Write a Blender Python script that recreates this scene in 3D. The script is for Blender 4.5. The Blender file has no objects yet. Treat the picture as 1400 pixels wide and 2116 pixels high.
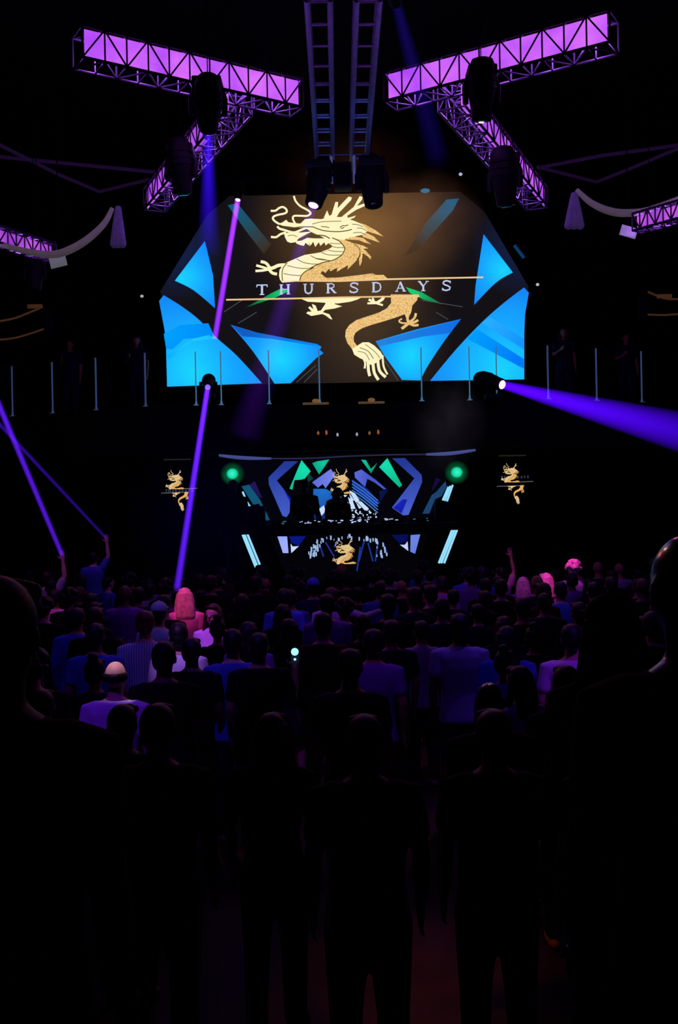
import bpy, bmesh, math, random
from mathutils import Vector, Matrix
from mathutils.geometry import tessellate_polygon
random.seed(7)
SC = bpy.context.scene
COL = SC.collection
SC.view_settings.view_transform = 'Standard'
SC.view_settings.look = 'None'
SC.view_settings.exposure = 0
SC.cycles.volume_bounces = 0
SC.cycles.max_bounces = 5
SC.cycles.volume_step_rate = 0.6

# ------------------------------------------------------------------ camera
F = 2116 * 35.0 / 36.0
CAM = Vector((-0.165, 0.0, 2.70))
ROT = Matrix.Rotation(math.radians(1.1), 4, 'Y') @ Matrix.Rotation(math.radians(90), 4, 'X')
cd = bpy.data.cameras.new('camera')
cd.lens = 35; cd.sensor_width = 36; cd.sensor_fit = 'AUTO'; cd.clip_end = 200
cam = bpy.data.objects.new('camera', cd); COL.objects.link(cam)
cam.matrix_world = Matrix.Translation(CAM) @ ROT
SC.camera = cam
R3 = ROT.to_3x3()
def ray(x, y): return R3 @ Vector(((x - 700) / F, (1058 - y) / F, -1.0))
def P(x, y, d):                       # where the sight line meets the vertical plane Y = d
    r = ray(x, y); return CAM + r * (d / r.y)
def PZ(x, y, z):                      # where it meets the level plane Z = z
    r = ray(x, y); return CAM + r * ((z - CAM.z) / r.z)
def px_of(p):
    l = R3.transposed() @ (Vector(p) - CAM)
    return 700 + F * l.x / -l.z, 1058 - F * l.y / -l.z

def lin(c):
    return tuple((v / 255 / 12.92) if v / 255 <= .04045 else ((v / 255 + .055) / 1.055) ** 2.4 for v in c)

# ------------------------------------------------------------------ materials
def newmat(name):
    m = bpy.data.materials.new(name); m.use_nodes = True
    nt = m.node_tree; nt.nodes.clear()
    out = nt.nodes.new('ShaderNodeOutputMaterial')
    return m, nt, out
def pbr(name, rgb, rough=.7, metal=0.0, noise=.25, scale=8, spec=.3, emit=None, es=0):
    m, nt, out = newmat(name)
    b = nt.nodes.new('ShaderNodeBsdfPrincipled')
    c = lin(rgb)
    n = nt.nodes.new('ShaderNodeTexNoise'); n.inputs['Scale'].default_value = scale; n.inputs['Detail'].default_value = 3
    tc = nt.nodes.new('ShaderNodeTexCoord'); nt.links.new(tc.outputs['Object'], n.inputs['Vector'])
    r = nt.nodes.new('ShaderNodeValToRGB')
    r.color_ramp.elements[0].position = .3; r.color_ramp.elements[1].position = .7
    r.color_ramp.elements[0].color = tuple(v * (1 - noise) for v in c) + (1,)
    r.color_ramp.elements[1].color = tuple(min(1, v * (1 + noise)) for v in c) + (1,)
    nt.links.new(n.outputs['Fac'], r.inputs['Fac']); nt.links.new(r.outputs['Color'], b.inputs['Base Color'])
    b.inputs['Roughness'].default_value = rough; b.inputs['Metallic'].default_value = metal
    b.inputs['Specular IOR Level'].default_value = spec
    if emit:
        b.inputs['Emission Color'].default_value = lin(emit) + (1,); b.inputs['Emission Strength'].default_value = es
    nt.links.new(b.outputs[0], out.inputs['Surface'])
    return m
def glow(name, rgb, s=1.0, sample=False):
    m, nt, out = newmat(name)
    e = nt.nodes.new('ShaderNodeEmission'); e.inputs['Color'].default_value = lin(rgb) + (1,); e.inputs['Strength'].default_value = s
    nt.links.new(e.outputs[0], out.inputs['Surface'])
    if not sample: m.cycles.emission_sampling = 'NONE'
    return m
def mathn(nt, op, a, b=None, c=None, clamp=False):
    n = nt.nodes.new('ShaderNodeMath'); n.operation = op; n.use_clamp = clamp
    for i, v in enumerate((a, b, c)):
        if v is None: continue
        if isinstance(v, (int, float)): n.inputs[i].default_value = v
        else: nt.links.new(v, n.inputs[i])
    return n.outputs[0]
def radial_glow(name, stops, centre, radius, noise=0.0, nscale=1.5, s=1.0, sample=True):
    """picture on an LED wall: colours by distance from a point of the wall"""
    m, nt, out = newmat(name)
    g = nt.nodes.new('ShaderNodeNewGeometry')
    v = nt.nodes.new('ShaderNodeVectorMath'); v.operation = 'DISTANCE'
    nt.links.new(g.outputs['Position'], v.inputs[0]); v.inputs[1].default_value = centre
    f = mathn(nt, 'DIVIDE', v.outputs['Value'], radius)
    if noise:
        n = nt.nodes.new('ShaderNodeTexNoise'); n.inputs['Scale'].default_value = nscale; n.inputs['Detail'].default_value = 2
        nt.links.new(g.outputs['Position'], n.inputs['Vector'])
        f = mathn(nt, 'MULTIPLY_ADD', mathn(nt, 'SUBTRACT', n.outputs['Fac'], .5), noise, f)
    r = nt.nodes.new('ShaderNodeValToRGB')
    els = r.color_ramp.elements
    while len(els) < len(stops): els.new(.5)
    for e, (p, c) in zip(els, stops): e.position = p; e.color = lin(c) + (1,)
    nt.links.new(f, r.inputs['Fac'])
    e = nt.nodes.new('ShaderNodeEmission'); e.inputs['Strength'].default_value = s
    nt.links.new(r.outputs['Color'], e.inputs['Color']); nt.links.new(e.outputs[0], out.inputs['Surface'])
    if not sample: m.cycles.emission_sampling = 'NONE'
    return m
def beam_mat(name, rgb, L, r0, r1, peak, fade_end=.0, power=1.2):
    """haze lit inside one light beam: glows along local Z, dies off to the rim and along the throw"""
    m, nt, out = newmat(name)
    tc = nt.nodes.new('ShaderNodeTexCoord'); sp = nt.nodes.new('ShaderNodeSeparateXYZ')
    nt.links.new(tc.outputs['Object'], sp.inputs[0])
    t = mathn(nt, 'DIVIDE', sp.outputs['Z'], L, clamp=True)
    rad = mathn(nt, 'MULTIPLY_ADD', t, r1 - r0, r0)
    rr = mathn(nt, 'SQRT', mathn(nt, 'ADD', mathn(nt, 'MULTIPLY', sp.outputs['X'], sp.outputs['X']), mathn(nt, 'MULTIPLY', sp.outputs['Y'], sp.outputs['Y'])))
    q = mathn(nt, 'SUBTRACT', 1.0, mathn(nt, 'DIVIDE', rr, rad), clamp=True)
    q = mathn(nt, 'POWER', q, power)
    ax = mathn(nt, 'MULTIPLY_ADD', mathn(nt, 'POWER', t, .8), fade_end - 1.0, 1.0, clamp=True)
    inv = mathn(nt, 'DIVIDE', peak, mathn(nt, 'MULTIPLY', rad, 1.0))
    s = mathn(nt, 'MULTIPLY', mathn(nt, 'MULTIPLY', q, ax), inv)
    e = nt.nodes.new('ShaderNodeEmission'); e.inputs['Color'].default_value = lin(rgb) + (1,)
    nt.links.new(s, e.inputs['Strength']); nt.links.new(e.outputs[0], out.inputs['Volume'])
    m.cycles.emission_sampling = 'NONE'
    return m
def haze_mat(name, rgb, strength, scale=1.2, lo=.42):  # volume emits by itself, standing in for light scattered in haze
    m, nt, out = newmat(name)
    tc = nt.nodes.new('ShaderNodeTexCoord')
    ln = nt.nodes.new('ShaderNodeVectorMath'); ln.operation = 'LENGTH'; nt.links.new(tc.outputs['Object'], ln.inputs[0])
    q = mathn(nt, 'SUBTRACT', 1.0, ln.outputs['Value'], clamp=True)
    n = nt.nodes.new('ShaderNodeTexNoise'); n.inputs['Scale'].default_value = scale; n.inputs['Detail'].default_value = 3
    nt.links.new(tc.outputs['Object'], n.inputs['Vector'])
    d = mathn(nt, 'SUBTRACT', n.outputs['Fac'], lo, clamp=True)
    s = mathn(nt, 'MULTIPLY', mathn(nt, 'MULTIPLY', q, d), strength)
    e = nt.nodes.new('ShaderNodeEmission'); e.inputs['Color'].default_value = lin(rgb) + (1,)
    nt.links.new(s, e.inputs['Strength']); nt.links.new(e.outputs[0], out.inputs['Volume'])
    return m

# ------------------------------------------------------------------ mesh helpers
def obj(name, bm, mat, parent=None, smooth=True, loc=None):
    """links the bmesh as one object; vertices are world coords, made local to the parent's base"""
    me = bpy.data.meshes.new(name)
    if loc is None: loc = parent_origin(parent) if parent else Vector((0, 0, 0))
    bmesh.ops.translate(bm, verts=bm.verts, vec=-Vector(loc))
    bmesh.ops.recalc_face_normals(bm, faces=bm.faces)
    bm.to_mesh(me); bm.free()
    if smooth:
        for p in me.polygons: p.use_smooth = True
        try: me.set_sharp_from_angle(angle=math.radians(40))
        except Exception: pass
    o = bpy.data.objects.new(name, me); COL.objects.link(o)
    if mat: me.materials.append(mat)
    if parent:
        o.parent = parent
        o.location = Vector(loc) - parent_origin(parent)
    else: o.location = loc
    return o
def parent_origin(o):
    p = Vector(o.location)
    while o.parent: o = o.parent; p += o.location
    return p
def tag(o, label, cat, group=None, kind=None):
    o['label'] = label; o['category'] = cat
    if group: o['group'] = group
    if kind: o['kind'] = kind
    return o
def empty(name, loc, label=None, cat=None, group=None):
    o = bpy.data.objects.new(name, None); COL.objects.link(o); o.location = loc; o.empty_display_size = .1
    if label: tag(o, label, cat, group)
    return o
def NB(): return bmesh.new()
def box(bm, c, s, bev=0.0, rot=None):
    r = bmesh.ops.create_cube(bm, size=1)
    M = Matrix.Translation(c) @ (rot.to_4x4() if rot else Matrix()) @ Matrix.Diagonal((s[0], s[1], s[2], 1))
    bmesh.ops.transform(bm, matrix=M, verts=r['verts'])
    if bev:
        es = list({e for v in r['verts'] for e in v.link_edges})
        bmesh.ops.bevel(bm, geom=es, offset=bev, segments=2, affect='EDGES', profile=.6)
def frame_of(t):
    t = Vector(t).normalized()
    a = Vector((0, 0, 1)) if abs(t.z) < .9 else Vector((1, 0, 0))
    u = t.cross(a).normalized(); return u, u.cross(t).normalized()
def tube(bm, pts, rad, n=8, caps=True):
    pts = [Vector(p) for p in pts]
    if isinstance(rad, (int, float)): rad = [rad] * len(pts)
    rings = []; u = None
    for i, p in enumerate(pts):
        t = (pts[min(i + 1, len(pts) - 1)] - pts[max(i - 1, 0)]).normalized()
        if u is None: u, w = frame_of(t)
        else:
            u = (u - t * u.dot(t)).normalized(); w = u.cross(t).normalized()
        rings.append([bm.verts.new(p + (u * math.cos(2 * math.pi * k / n) + w * math.sin(2 * math.pi * k / n)) * rad[i]) for k in range(n)])
    for a, b in zip(rings, rings[1:]):
        for k in range(n): bm.faces.new((a[k], a[(k + 1) % n], b[(k + 1) % n], b[k]))
    if caps: bm.faces.new(rings[0]); bm.faces.new(list(reversed(rings[-1])))
def limb(bm, pts, rad, n=12):
    """tapered limb with round ends"""
    pts = [Vector(p) for p in pts]
    t0 = (pts[0] - pts[1]).normalized(); t1 = (pts[-1] - pts[-2]).normalized()
    P_, R_ = [], []
    for k in (.98, .8, .45): P_.append(pts[0] + t0 * rad[0] * k); R_.append(rad[0] * math.sqrt(1 - k * k))
    P_ += pts; R_ += list(rad)
    for k in (.45, .8, .98): P_.append(pts[-1] + t1 * rad[-1] * k); R_.append(rad[-1] * math.sqrt(1 - k * k))
    tube(bm, P_, R_, n)
def ell(bm, c, r, seg=20, rot=None):
    q = bmesh.ops.create_uvsphere(bm, u_segments=seg, v_segments=seg // 2 + 2, radius=1)
    M = Matrix.Translation(c) @ (rot.to_4x4() if rot else Matrix()) @ Matrix.Diagonal((r[0], r[1], r[2], 1))
    bmesh.ops.transform(bm, matrix=M, verts=q['verts'])
def loft(bm, secs, n=24):
    """stack of level ellipses (cx, cy, z, rx, ry)"""
    rings = []
    for cx, cy, z, rx, ry in secs:
        rings.append([bm.verts.new((cx + rx * math.cos(2 * math.pi * k / n), cy + ry * math.sin(2 * math.pi * k / n), z)) for k in range(n)])
    for a, b in zip(rings, rings[1:]):
        for k in range(n): bm.faces.new((a[k], a[(k + 1) % n], b[(k + 1) % n], b[k]))
    bm.faces.new(list(reversed(rings[0]))); bm.faces.new(rings[-1])
def prism(bm, pts, d):
    """world polygon given front points, pushed back along +Y by d"""
    pts = [Vector(p) for p in pts]
    a = [bm.verts.new(p) for p in pts]; b = [bm.verts.new(p + Vector((0, d, 0))) for p in pts]
    tri = tessellate_polygon([pts])
    for t in tri:
        try:
            bm.faces.new([a[i] for i in t]); bm.faces.new([b[i] for i in reversed(t)])
        except ValueError: pass
    n = len(pts)
    for i in range(n): bm.faces.new((a[i], a[(i + 1) % n], b[(i + 1) % n], b[i]))
def flat(bm, pxs, d):
    pts = [P(x, y, d) for x, y in pxs]
    vs = [bm.verts.new(p) for p in pts]
    for t in tessellate_polygon([pts]):
        try: bm.faces.new([vs[i] for i in t])
        except ValueError: pass
def ribbon(bm, pxs, w, d):
    """stroke drawn on the plane Y = d; w in photo pixels, number or list"""
    n = len(pxs)
    if isinstance(w, (int, float)): w = [w] * n
    L = []
    for i, (x, y) in enumerate(pxs):
        x0, y0 = pxs[max(i - 1, 0)]; x1, y1 = pxs[min(i + 1, n - 1)]
        tx, ty = x1 - x0, y1 - y0; l = math.hypot(tx, ty) or 1
        nx, ny = -ty / l * w[i] / 2, tx / l * w[i] / 2
        L.append((bm.verts.new(P(x + nx, y + ny, d)), bm.verts.new(P(x - nx, y - ny, d))))
    for a, b in zip(L, L[1:]): bm.faces.new((a[0], a[1], b[1], b[0]))
def smoothline(pts, k=4):
    out = []
    for i in range(len(pts) - 1):
        p0 = pts[max(i - 1, 0)]; p1 = pts[i]; p2 = pts[i + 1]; p3 = pts[min(i + 2, len(pts) - 1)]
        for j in range(k):
            t = j / k
            out.append(tuple(.5 * (2 * b + (c - a) * t + (2 * a - 5 * b + 4 * c - e) * t * t + (3 * b - a - 3 * c + e) * t ** 3) for a, b, c, e in zip(p0, p1, p2, p3)))
    out.append(tuple(pts[-1])); return out
def remeshed(name, bm, vox, smooth=4, fac=.5):
    """fuses everything in bm into one continuous skin"""
    me = bpy.data.meshes.new('tmp'); bmesh.ops.recalc_face_normals(bm, faces=bm.faces); bm.to_mesh(me); bm.free()
    o = bpy.data.objects.new('tmp', me); COL.objects.link(o)
    m = o.modifiers.new('r', 'REMESH'); m.mode = 'VOXEL'; m.voxel_size = vox
    s = o.modifiers.new('s', 'SMOOTH'); s.factor = fac; s.iterations = smooth
    dg = bpy.context.evaluated_depsgraph_get(); dg.update()
    r = bpy.data.meshes.new_from_object(o.evaluated_get(dg)); r.name = name
    bpy.data.objects.remove(o); bpy.data.meshes.remove(me)
    for p in r.polygons: p.use_smooth = True
    return r

# ------------------------------------------------------------------ material set
M = {}
M['floor'] = pbr('dark_floor', (44, 28, 24), .6, noise=.4, scale=3, spec=.15)
M['wall'] = pbr('black_wall', (14, 13, 16), .9, noise=.3, scale=2, spec=.1)
M['ceiling'] = pbr('black_ceiling', (10, 10, 12), .95, noise=.3, scale=2, spec=.05)
M['black'] = pbr('black_casing', (6, 6, 7), .6, noise=.2, spec=.15)
M['matte'] = pbr('matte_black', (6, 6, 7), .95, noise=.2, spec=.05)
M['steel'] = pbr('truss_steel', (120, 118, 130), .45, metal=.6, noise=.15)
M['darksteel'] = pbr('dark_truss_steel', (66, 62, 76), .5, metal=.5, noise=.2)
M['ladder'] = pbr('ladder_truss_steel', (90, 92, 110), .5, metal=.3, noise=.2)
M['fabric'] = pbr('pale_fabric', (150, 140, 150), .9, noise=.15, scale=20)
M['wood'] = pbr('warm_wood_edge', (120, 84, 50), .5, noise=.3, scale=6)
M['gold'] = pbr('gilt_edge', (150, 110, 50), .4, metal=.5, noise=.2)
M['post'] = pbr('post_faint_glow', (120, 140, 160), .35, metal=.4, noise=.1, emit=(70, 110, 150), es=.22)  # bluish emission stands in for screen light on the posts
M['post_screen'] = pbr('post_screen_glow', (120, 140, 160), .35, metal=.4, noise=.1, emit=(90, 150, 190), es=.4)  # same post with stronger emission, standing in for light from the screen
M['canopy_glint'] = pbr('canopy_edge_glint', (120, 130, 170), .4, metal=.3, emit=(80, 95, 160), es=.55)  # bluish glint on the canopy edge put into emission
m, nt, out = newmat('clear_glass')
g = nt.nodes.new('ShaderNodeBsdfGlass'); g.inputs['Roughness'].default_value = .0; g.inputs['IOR'].default_value = 1.02
tr = nt.nodes.new('ShaderNodeBsdfTransparent'); mx = nt.nodes.new('ShaderNodeMixShader'); mx.inputs[0].default_value = .0
tr.inputs['Color'].default_value = (.98, .99, 1, 1)
gl = nt.nodes.new('ShaderNodeBsdfGlossy'); gl.inputs['Roughness'].default_value = .05; gl.inputs['Color'].default_value = (.2, .22, .25, 1)
nt.links.new(tr.outputs[0], mx.inputs[1]); nt.links.new(gl.outputs[0], mx.inputs[2]); nt.links.new(mx.outputs[0], out.inputs['Surface'])
nt.nodes.remove(g); M['glass'] = m
M['lens_pink'] = glow('lens_lit_pink', (255, 200, 255), 1.6)
M['lens_white'] = glow('lens_lit_white', (225, 215, 255), 1.3)
M['lens_blue'] = glow('lens_lit_blue', (130, 110, 255), 1.0)
M['lens_dark'] = pbr('lens_unlit', (20, 20, 26), .15, spec=.6)
M['cyan_tube'] = glow('cyan_tube', (150, 225, 255), 1.0, True)
M['green_lamp'] = radial_glow('green_lamp', [(0, (40, 240, 190)), (1, (10, 190, 140))], (0, 0, 0), 30, s=1.0)

# ------------------------------------------------------------------ the room
XW, YB, YF, ZC = 11.0, 24.6, -4.0, 11.0
def struct(name, bm, mat):
    o = obj(name, bm, mat, smooth=False); o['kind'] = 'structure'; return o
b = NB(); box(b, (0, (YB + YF) / 2, -.1), (2 * XW, YB - YF, .2)); struct('floor', b, M['floor'])
b = NB(); box(b, (0, (YB + YF) / 2, ZC + .1), (2 * XW + .4, YB - YF + .4, .2)); struct('ceiling', b, M['ceiling'])
for nm, s in (('wall_left', -1), ('wall_right', 1)):
    b = NB(); box(b, (s * (XW + .1), (YB + YF) / 2, ZC / 2), (.2, YB - YF, ZC)); struct(nm, b, M['wall'])
b = NB(); box(b, (0, YB + .1, ZC / 2), (2 * XW + .4, .2, ZC)); struct('wall_back', b, M['wall'])
b = NB(); box(b, (0, YF - .1, ZC / 2), (2 * XW + .4, .2, ZC)); struct('wall_front', b, M['wall'])
# raised viewing deck the photographer stands on
PLAT = .85
b = NB(); box(b, (0, -.2, PLAT / 2), (9, 7.4, PLAT)); struct('trim_1', b, M['matte'])
# ceiling ties seen faintly left and right
M['tie'] = pbr('roof_tie_glow', (60, 40, 80), .8, noise=.2, emit=(60, 30, 80), es=.16)  # faint violet light on the ties put into emission
ti = 2
for pts in ([(-60, 318), (60, 330), (335, 357)], [(-20, 290), (120, 360), (205, 396), (345, 362)],
            [(1110, 347), (1240, 322), (1430, 296)], [(1110, 345), (1232, 376), (1310, 345), (1440, 290)]):
    b = NB(); tube(b, [PZ(x, y, 9.3) for x, y in pts], .035, 8)
    struct('trim_%d' % ti, b, M['tie']); ti += 1

# ------------------------------------------------------------------ the dragon emblem, stroke by stroke
def zoomA(l, ox, oy, k): return [(ox + x / k, oy + y / k) for x, y in l]
A = lambda *l: zoomA(l, 520, 390, 8.75)
B_ = lambda *l: zoomA(l, 640, 390, 8.75)
C_ = lambda *l: zoomA(l, 520, 480, 8.75)
D_ = lambda *l: zoomA(l, 640, 480, 8.75)
E_ = lambda *l: zoomA(l, 600, 590, 7)
F_ = lambda *l: zoomA(l, 700, 590, 7)
CREAM, GOLD, DARK = 0, 1, 2
def fl(col, pts, half, lay=1): return ('f', col, pts, half, lay)
def rb(col, pts, w, half, lay=1, sm=True): return ('r', col, smoothline(pts) if sm else pts, w, half, lay)
belly_line = D_((400, 100), (530, 160), (610, 250), (625, 310), (590, 390), (520, 450), (400, 510), (250, 540), (100, 600), (0, 655)) + C_((1120, 640), (980, 700), (890, 790), (865, 885))
DRAGON = [
 rb(CREAM, A((340, 400), (430, 395), (490, 350), (560, 330), (620, 370), (630, 420), (580, 450), (480, 470), (400, 500), (380, 540), (420, 590), (500, 640)), 4.2, 0),
 rb(CREAM, A((760, 130), (790, 220), (870, 310), (970, 365), (1040, 410), (1060, 450), (1000, 490), (900, 490), (770, 490), (740, 530), (760, 590), (790, 640)), 4.0, 0),
 rb(CREAM, A((345, 870), (440, 875), (520, 820), (620, 790)), 4.4, 0),
 # muzzle, brow and cheek
 fl(CREAM, A((470, 640), (560, 605), (620, 560), (660, 605), (760, 620), (880, 630), (960, 550), (1060, 540), (1260, 550)) +
    B_((300, 515), (560, 510), (700, 545), (850, 600), (930, 720), (900, 830), (780, 880), (640, 905), (620, 1000), (400, 990), (330, 930), (200, 860), (60, 800)) +
    A((1060, 770), (950, 700), (860, 705), (760, 695), (560, 670)), 0),
 # lip and beard
 rb(CREAM, A((460, 680), (500, 720), (600, 750), (760, 790), (900, 740), (1000, 705), (1110, 715), (1160, 755)), 4.5, 0),
 fl(CREAM, A((580, 800), (760, 790), (900, 790), (1100, 770), (1000, 815), (900, 870), (840, 905), (800, 965), (700, 980), (640, 955), (600, 880)), 0),
 rb(DARK, A((650, 850), (740, 840), (820, 870)), 1.2, 0, 3),
 fl(CREAM, C_((800, 160), (900, 150), (1000, 100), (1130, 110), (1300, 110), (1400, 90)) + D_((330, 140), (330, 200), (285, 240), (260, 180), (190, 245), (160, 180), (95, 265), (60, 170), (10, 240), (-30, 165)) + C_((1050, 250), (970, 190), (940, 245), (870, 230), (800, 200)), 0),
 # horns and crest
 fl(CREAM, B_((250, 525), (310, 390), (350, 490), (390, 470), (460, 240), (510, 240), (500, 350), (700, 140), (760, 160), (740, 210), (530, 430), (480, 520)), 0, 1.5),
 fl(CREAM, B_((560, 520), (790, 330), (900, 130), (950, 150), (940, 200), (850, 310), (1010, 258), (1040, 290), (830, 385), (670, 490), (700, 550)), 0),
 fl(CREAM, B_((680, 530), (830, 485), (800, 525), (700, 560)), 0),
 # mane
 fl(GOLD, B_((840, 600), (1000, 650), (1200, 760), (1330, 865), (1150, 805), (1020, 765), (900, 760)), 0),
 fl(GOLD, B_((900, 740), (1150, 860), (1265, 975), (1120, 925), (960, 870)), 0),
 fl(GOLD, B_((760, 860), (960, 890), (1105, 1003), (980, 970), (880, 930), (640, 915)), 0),
 fl(CREAM, B_((680, 560), (840, 600), (960, 660), (1040, 760), (960, 830), (820, 860), (620, 900), (560, 700)), 0, 2),
 rb(DARK, B_((760, 640), (860, 650), (960, 690)), 1.3, 0, 3), rb(DARK, B_((780, 800), (900, 790), (1010, 830)), 1.3, 0, 3),
 rb(DARK, B_((850, 710), (940, 715), (1020, 760)), 1.3, 0, 3),
 # eye, brow and mouth lines
 rb(DARK, B_((200, 680), (290, 690), (350, 705)), 1.6, 0, 3), rb(DARK, B_((540, 700), (590, 670), (650, 670), (690, 650)), 1.8, 0, 3), rb(DARK, B_((560, 720), (620, 700)), 1.8, 0, 3),
 rb(DARK, A((520, 690), (700, 710), (900, 690), (1100, 690)) + B_((100, 710), (240, 755), (420, 775), (600, 770), (760, 735)), 2.0, 0, 3),
 rb(DARK, B_((40, 640), (200, 600), (400, 590), (570, 585)), 1.3, 0, 3),
 rb(DARK, B_((130, 840), (260, 850), (360, 900)), 2.2, 0, 3), rb(DARK, A((860, 920), (980, 850), (1080, 820), (1200, 860)), 2.4, 0, 3),
 # belly plates, scaled back
 fl(CREAM, belly_line + C_((550, 910), (510, 860), (490, 780), (500, 680), (560, 600), (640, 540), (780, 480), (950, 410), (1200, 370), (1400, 335)) + D_((200, 350), (330, 310), (400, 265), (390, 230), (300, 180)), 0),
 fl(GOLD, list(reversed(belly_line)) + D_((560, 130), (640, 140), (780, 195), (870, 270), (915, 350), (890, 440), (850, 500), (680, 675), (690, 590), (490, 715), (490, 640), (370, 705), (350, 655), (280, 735), (230, 700), (190, 740), (290, 822), (500, 820), (900, 772), (1130, 742), (1200, 772), (1330, 770), (1400, 835), (1400, 862), (850, 885), (0, 892)), 0),
 fl(GOLD, D_((790, 195), (960, 240), (1055, 292), (960, 300), (1010, 335), (1105, 440), (1095, 492), (1050, 440), (955, 375), (935, 540), (900, 615), (882, 500), (915, 400), (905, 310), (860, 250)), 0),
 rb(DARK, belly_line, 2.0, 0, 3),
 rb(DARK, D_((800, 210), (880, 280), (905, 350), (890, 430), (850, 490)), 1.4, 0, 3),
 rb(DARK, C_((640, 550), (570, 640), (545, 740), (555, 880)), 1.8, 0, 3),
 rb(DARK, C_((640, 600), (780, 635), (930, 655), (1080, 650)), 1.4, 0, 3), rb(DARK, C_((570, 745), (700, 770), (890, 785)), 1.4, 0, 3),
 rb(DARK, C_((810, 480), (920, 540), (1060, 570), (1230, 575)), 1.4, 0, 3), rb(DARK, C_((1060, 420), (1160, 470), (1300, 490), (1440, 520)), 1.4, 0, 3),
 rb(DARK, D_((60, 450), (160, 490), (330, 505)), 1.4, 0, 3), rb(DARK, D_((210, 365), (300, 400), (420, 415), (560, 410)), 1.3, 0, 3),
 rb(DARK, D_((330, 320), (440, 345), (600, 350)), 1.3, 0, 3), rb(DARK, D_((395, 255), (500, 275), (620, 275)), 1.3, 0, 3), rb(DARK, D_((360, 195), (470, 205), (570, 205)), 1.2, 0, 3),
 # outstretched fore claw
 rb(CREAM, C_((600, 590), (480, 600), (390, 640), (300, 665)), [9, 8, 6, 5] and 7, 0),
 rb(CREAM, C_((330, 655), (280, 580), (230, 545), (160, 530)), 6, 0), rb(CREAM, C_((300, 665), (190, 630), (80, 598)), 5, 0),
 rb(CREAM, C_((310, 668), (200, 690), (65, 700)), 5, 0), rb(CREAM, C_((300, 660), (370, 735), (455, 755)), 6, 0),
 # below the rule: underside, clutching leg, small claw
 fl(CREAM, E_((140, 188), (1050, 160), (960, 205), (860, 235), (680, 260), (440, 245), (250, 235)), 1),
 fl(CREAM, E_((490, 200), (640, 200), (640, 270), (745, 300), (640, 332), (500, 352), (465, 385), (560, 415), (605, 492), (570, 482), (510, 435), (460, 412), (300, 440), (225, 400), (250, 378), (305, 378), (255, 320), (280, 300), (330, 345), (308, 265), (362, 290), (392, 370), (440, 360), (505, 262)), 1),
 rb(CREAM, E_((1240, 255), (1330, 195), (1340, 150)), 6, 2), rb(CREAM, E_((1250, 250), (1190, 235), (1130, 200)), 5, 2),
 rb(CREAM, E_((1250, 255), (1110, 258)), 4, 2), rb(CREAM, E_((1220, 250), (1335, 285)), 4, 2), rb(CREAM, E_((1210, 240), (1185, 180)), 4, 2),
 # hind quarter and tail
 fl(GOLD, F_((745, 130), (1150, 128), (1130, 210), (1060, 290), (1045, 380), (1005, 470), (990, 520), (950, 415), (800, 470), (640, 520), (460, 572), (330, 620), (240, 680), (212, 740), (215, 810), (262, 872), (190, 922), (120, 830), (90, 740), (95, 650), (150, 570), (250, 500), (400, 450), (580, 390), (690, 330), (755, 250)), 1),
 rb(GOLD, F_((985, 480), (1000, 545), (905, 625)), 6, 1), rb(GOLD, F_((1000, 545), (1080, 575), (1150, 570)), 5, 1), rb(GOLD, F_((1000, 535), (1080, 535), (1145, 500)), 5, 1),
 rb(GOLD, F_((1020, 530), (1090, 470), (1112, 400)), 5, 1), rb(GOLD, F_((990, 545), (900, 540), (870, 510), (910, 480)), 3.5, 1),
 fl(CREAM, F_((190, 920), (262, 872), (340, 822), (430, 820), (510, 868), (600, 955), (645, 1030), (600, 1065), (560, 1105), (480, 1150), (420, 1135), (380, 1085), (300, 1050), (220, 1000)), 3, 2),
 rb(CREAM, F_((350, 1050), (378, 1120), (370, 1200)), 4, 3), rb(CREAM, F_((420, 1090), (425, 1220), (445, 1310)), 6, 3), rb(CREAM, F_((490, 1110), (510, 1260), (570, 1365)), 6, 3),
 rb(CREAM, F_((560, 1070), (585, 1230), (675, 1325)), 6, 3), rb(CREAM, F_((630, 1010), (645, 1170), (700, 1285)), 4, 3),
 rb(DARK, F_((300, 900), (420, 950), (500, 1060)), 1.4, 3, 3), rb(DARK, F_((380, 850), (520, 960), (590, 1050)), 1.2, 3, 3), rb(DARK, F_((270, 950), (380, 980), (440, 1080)), 1.2, 3, 3),
]
def voronoi_gold(name, c0, c1, s=1.0):
    m, nt, out = newmat(name)
    g = nt.nodes.new('ShaderNodeNewGeometry'); v = nt.nodes.new('ShaderNodeTexVoronoi'); v.feature = 'DISTANCE_TO_EDGE'; v.inputs['Scale'].default_value = 20
    nt.links.new(g.outputs['Position'], v.inputs['Vector'])
    r = nt.nodes.new('ShaderNodeValToRGB'); r.color_ramp.elements[0].position = .02; r.color_ramp.elements[1].position = .12
    r.color_ramp.elements[0].color = lin(c0) + (1,); r.color_ramp.elements[1].color = lin(c1) + (1,)
    nt.links.new(v.outputs['Distance'], r.inputs['Fac'])
    e = nt.nodes.new('ShaderNodeEmission'); nt.links.new(r.outputs['Color'], e.inputs['Color']); e.inputs['Strength'].default_value = s
    nt.links.new(e.outputs[0], out.inputs['Surface']); return m
M['dr_cream'] = glow('emblem_cream', (255, 246, 196), 1.0, True)
M['dr_gold'] = voronoi_gold('emblem_gold_scales', (212, 160, 92), (246, 207, 136))
M['dr_dark'] = glow('emblem_outline', (92, 74, 30), 1.0)
M['small_gold'] = glow('small_emblem_gold', (230, 178, 104), .95); M['small_cream'] = glow('small_emblem_cream', (240, 204, 144), .95)
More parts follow.
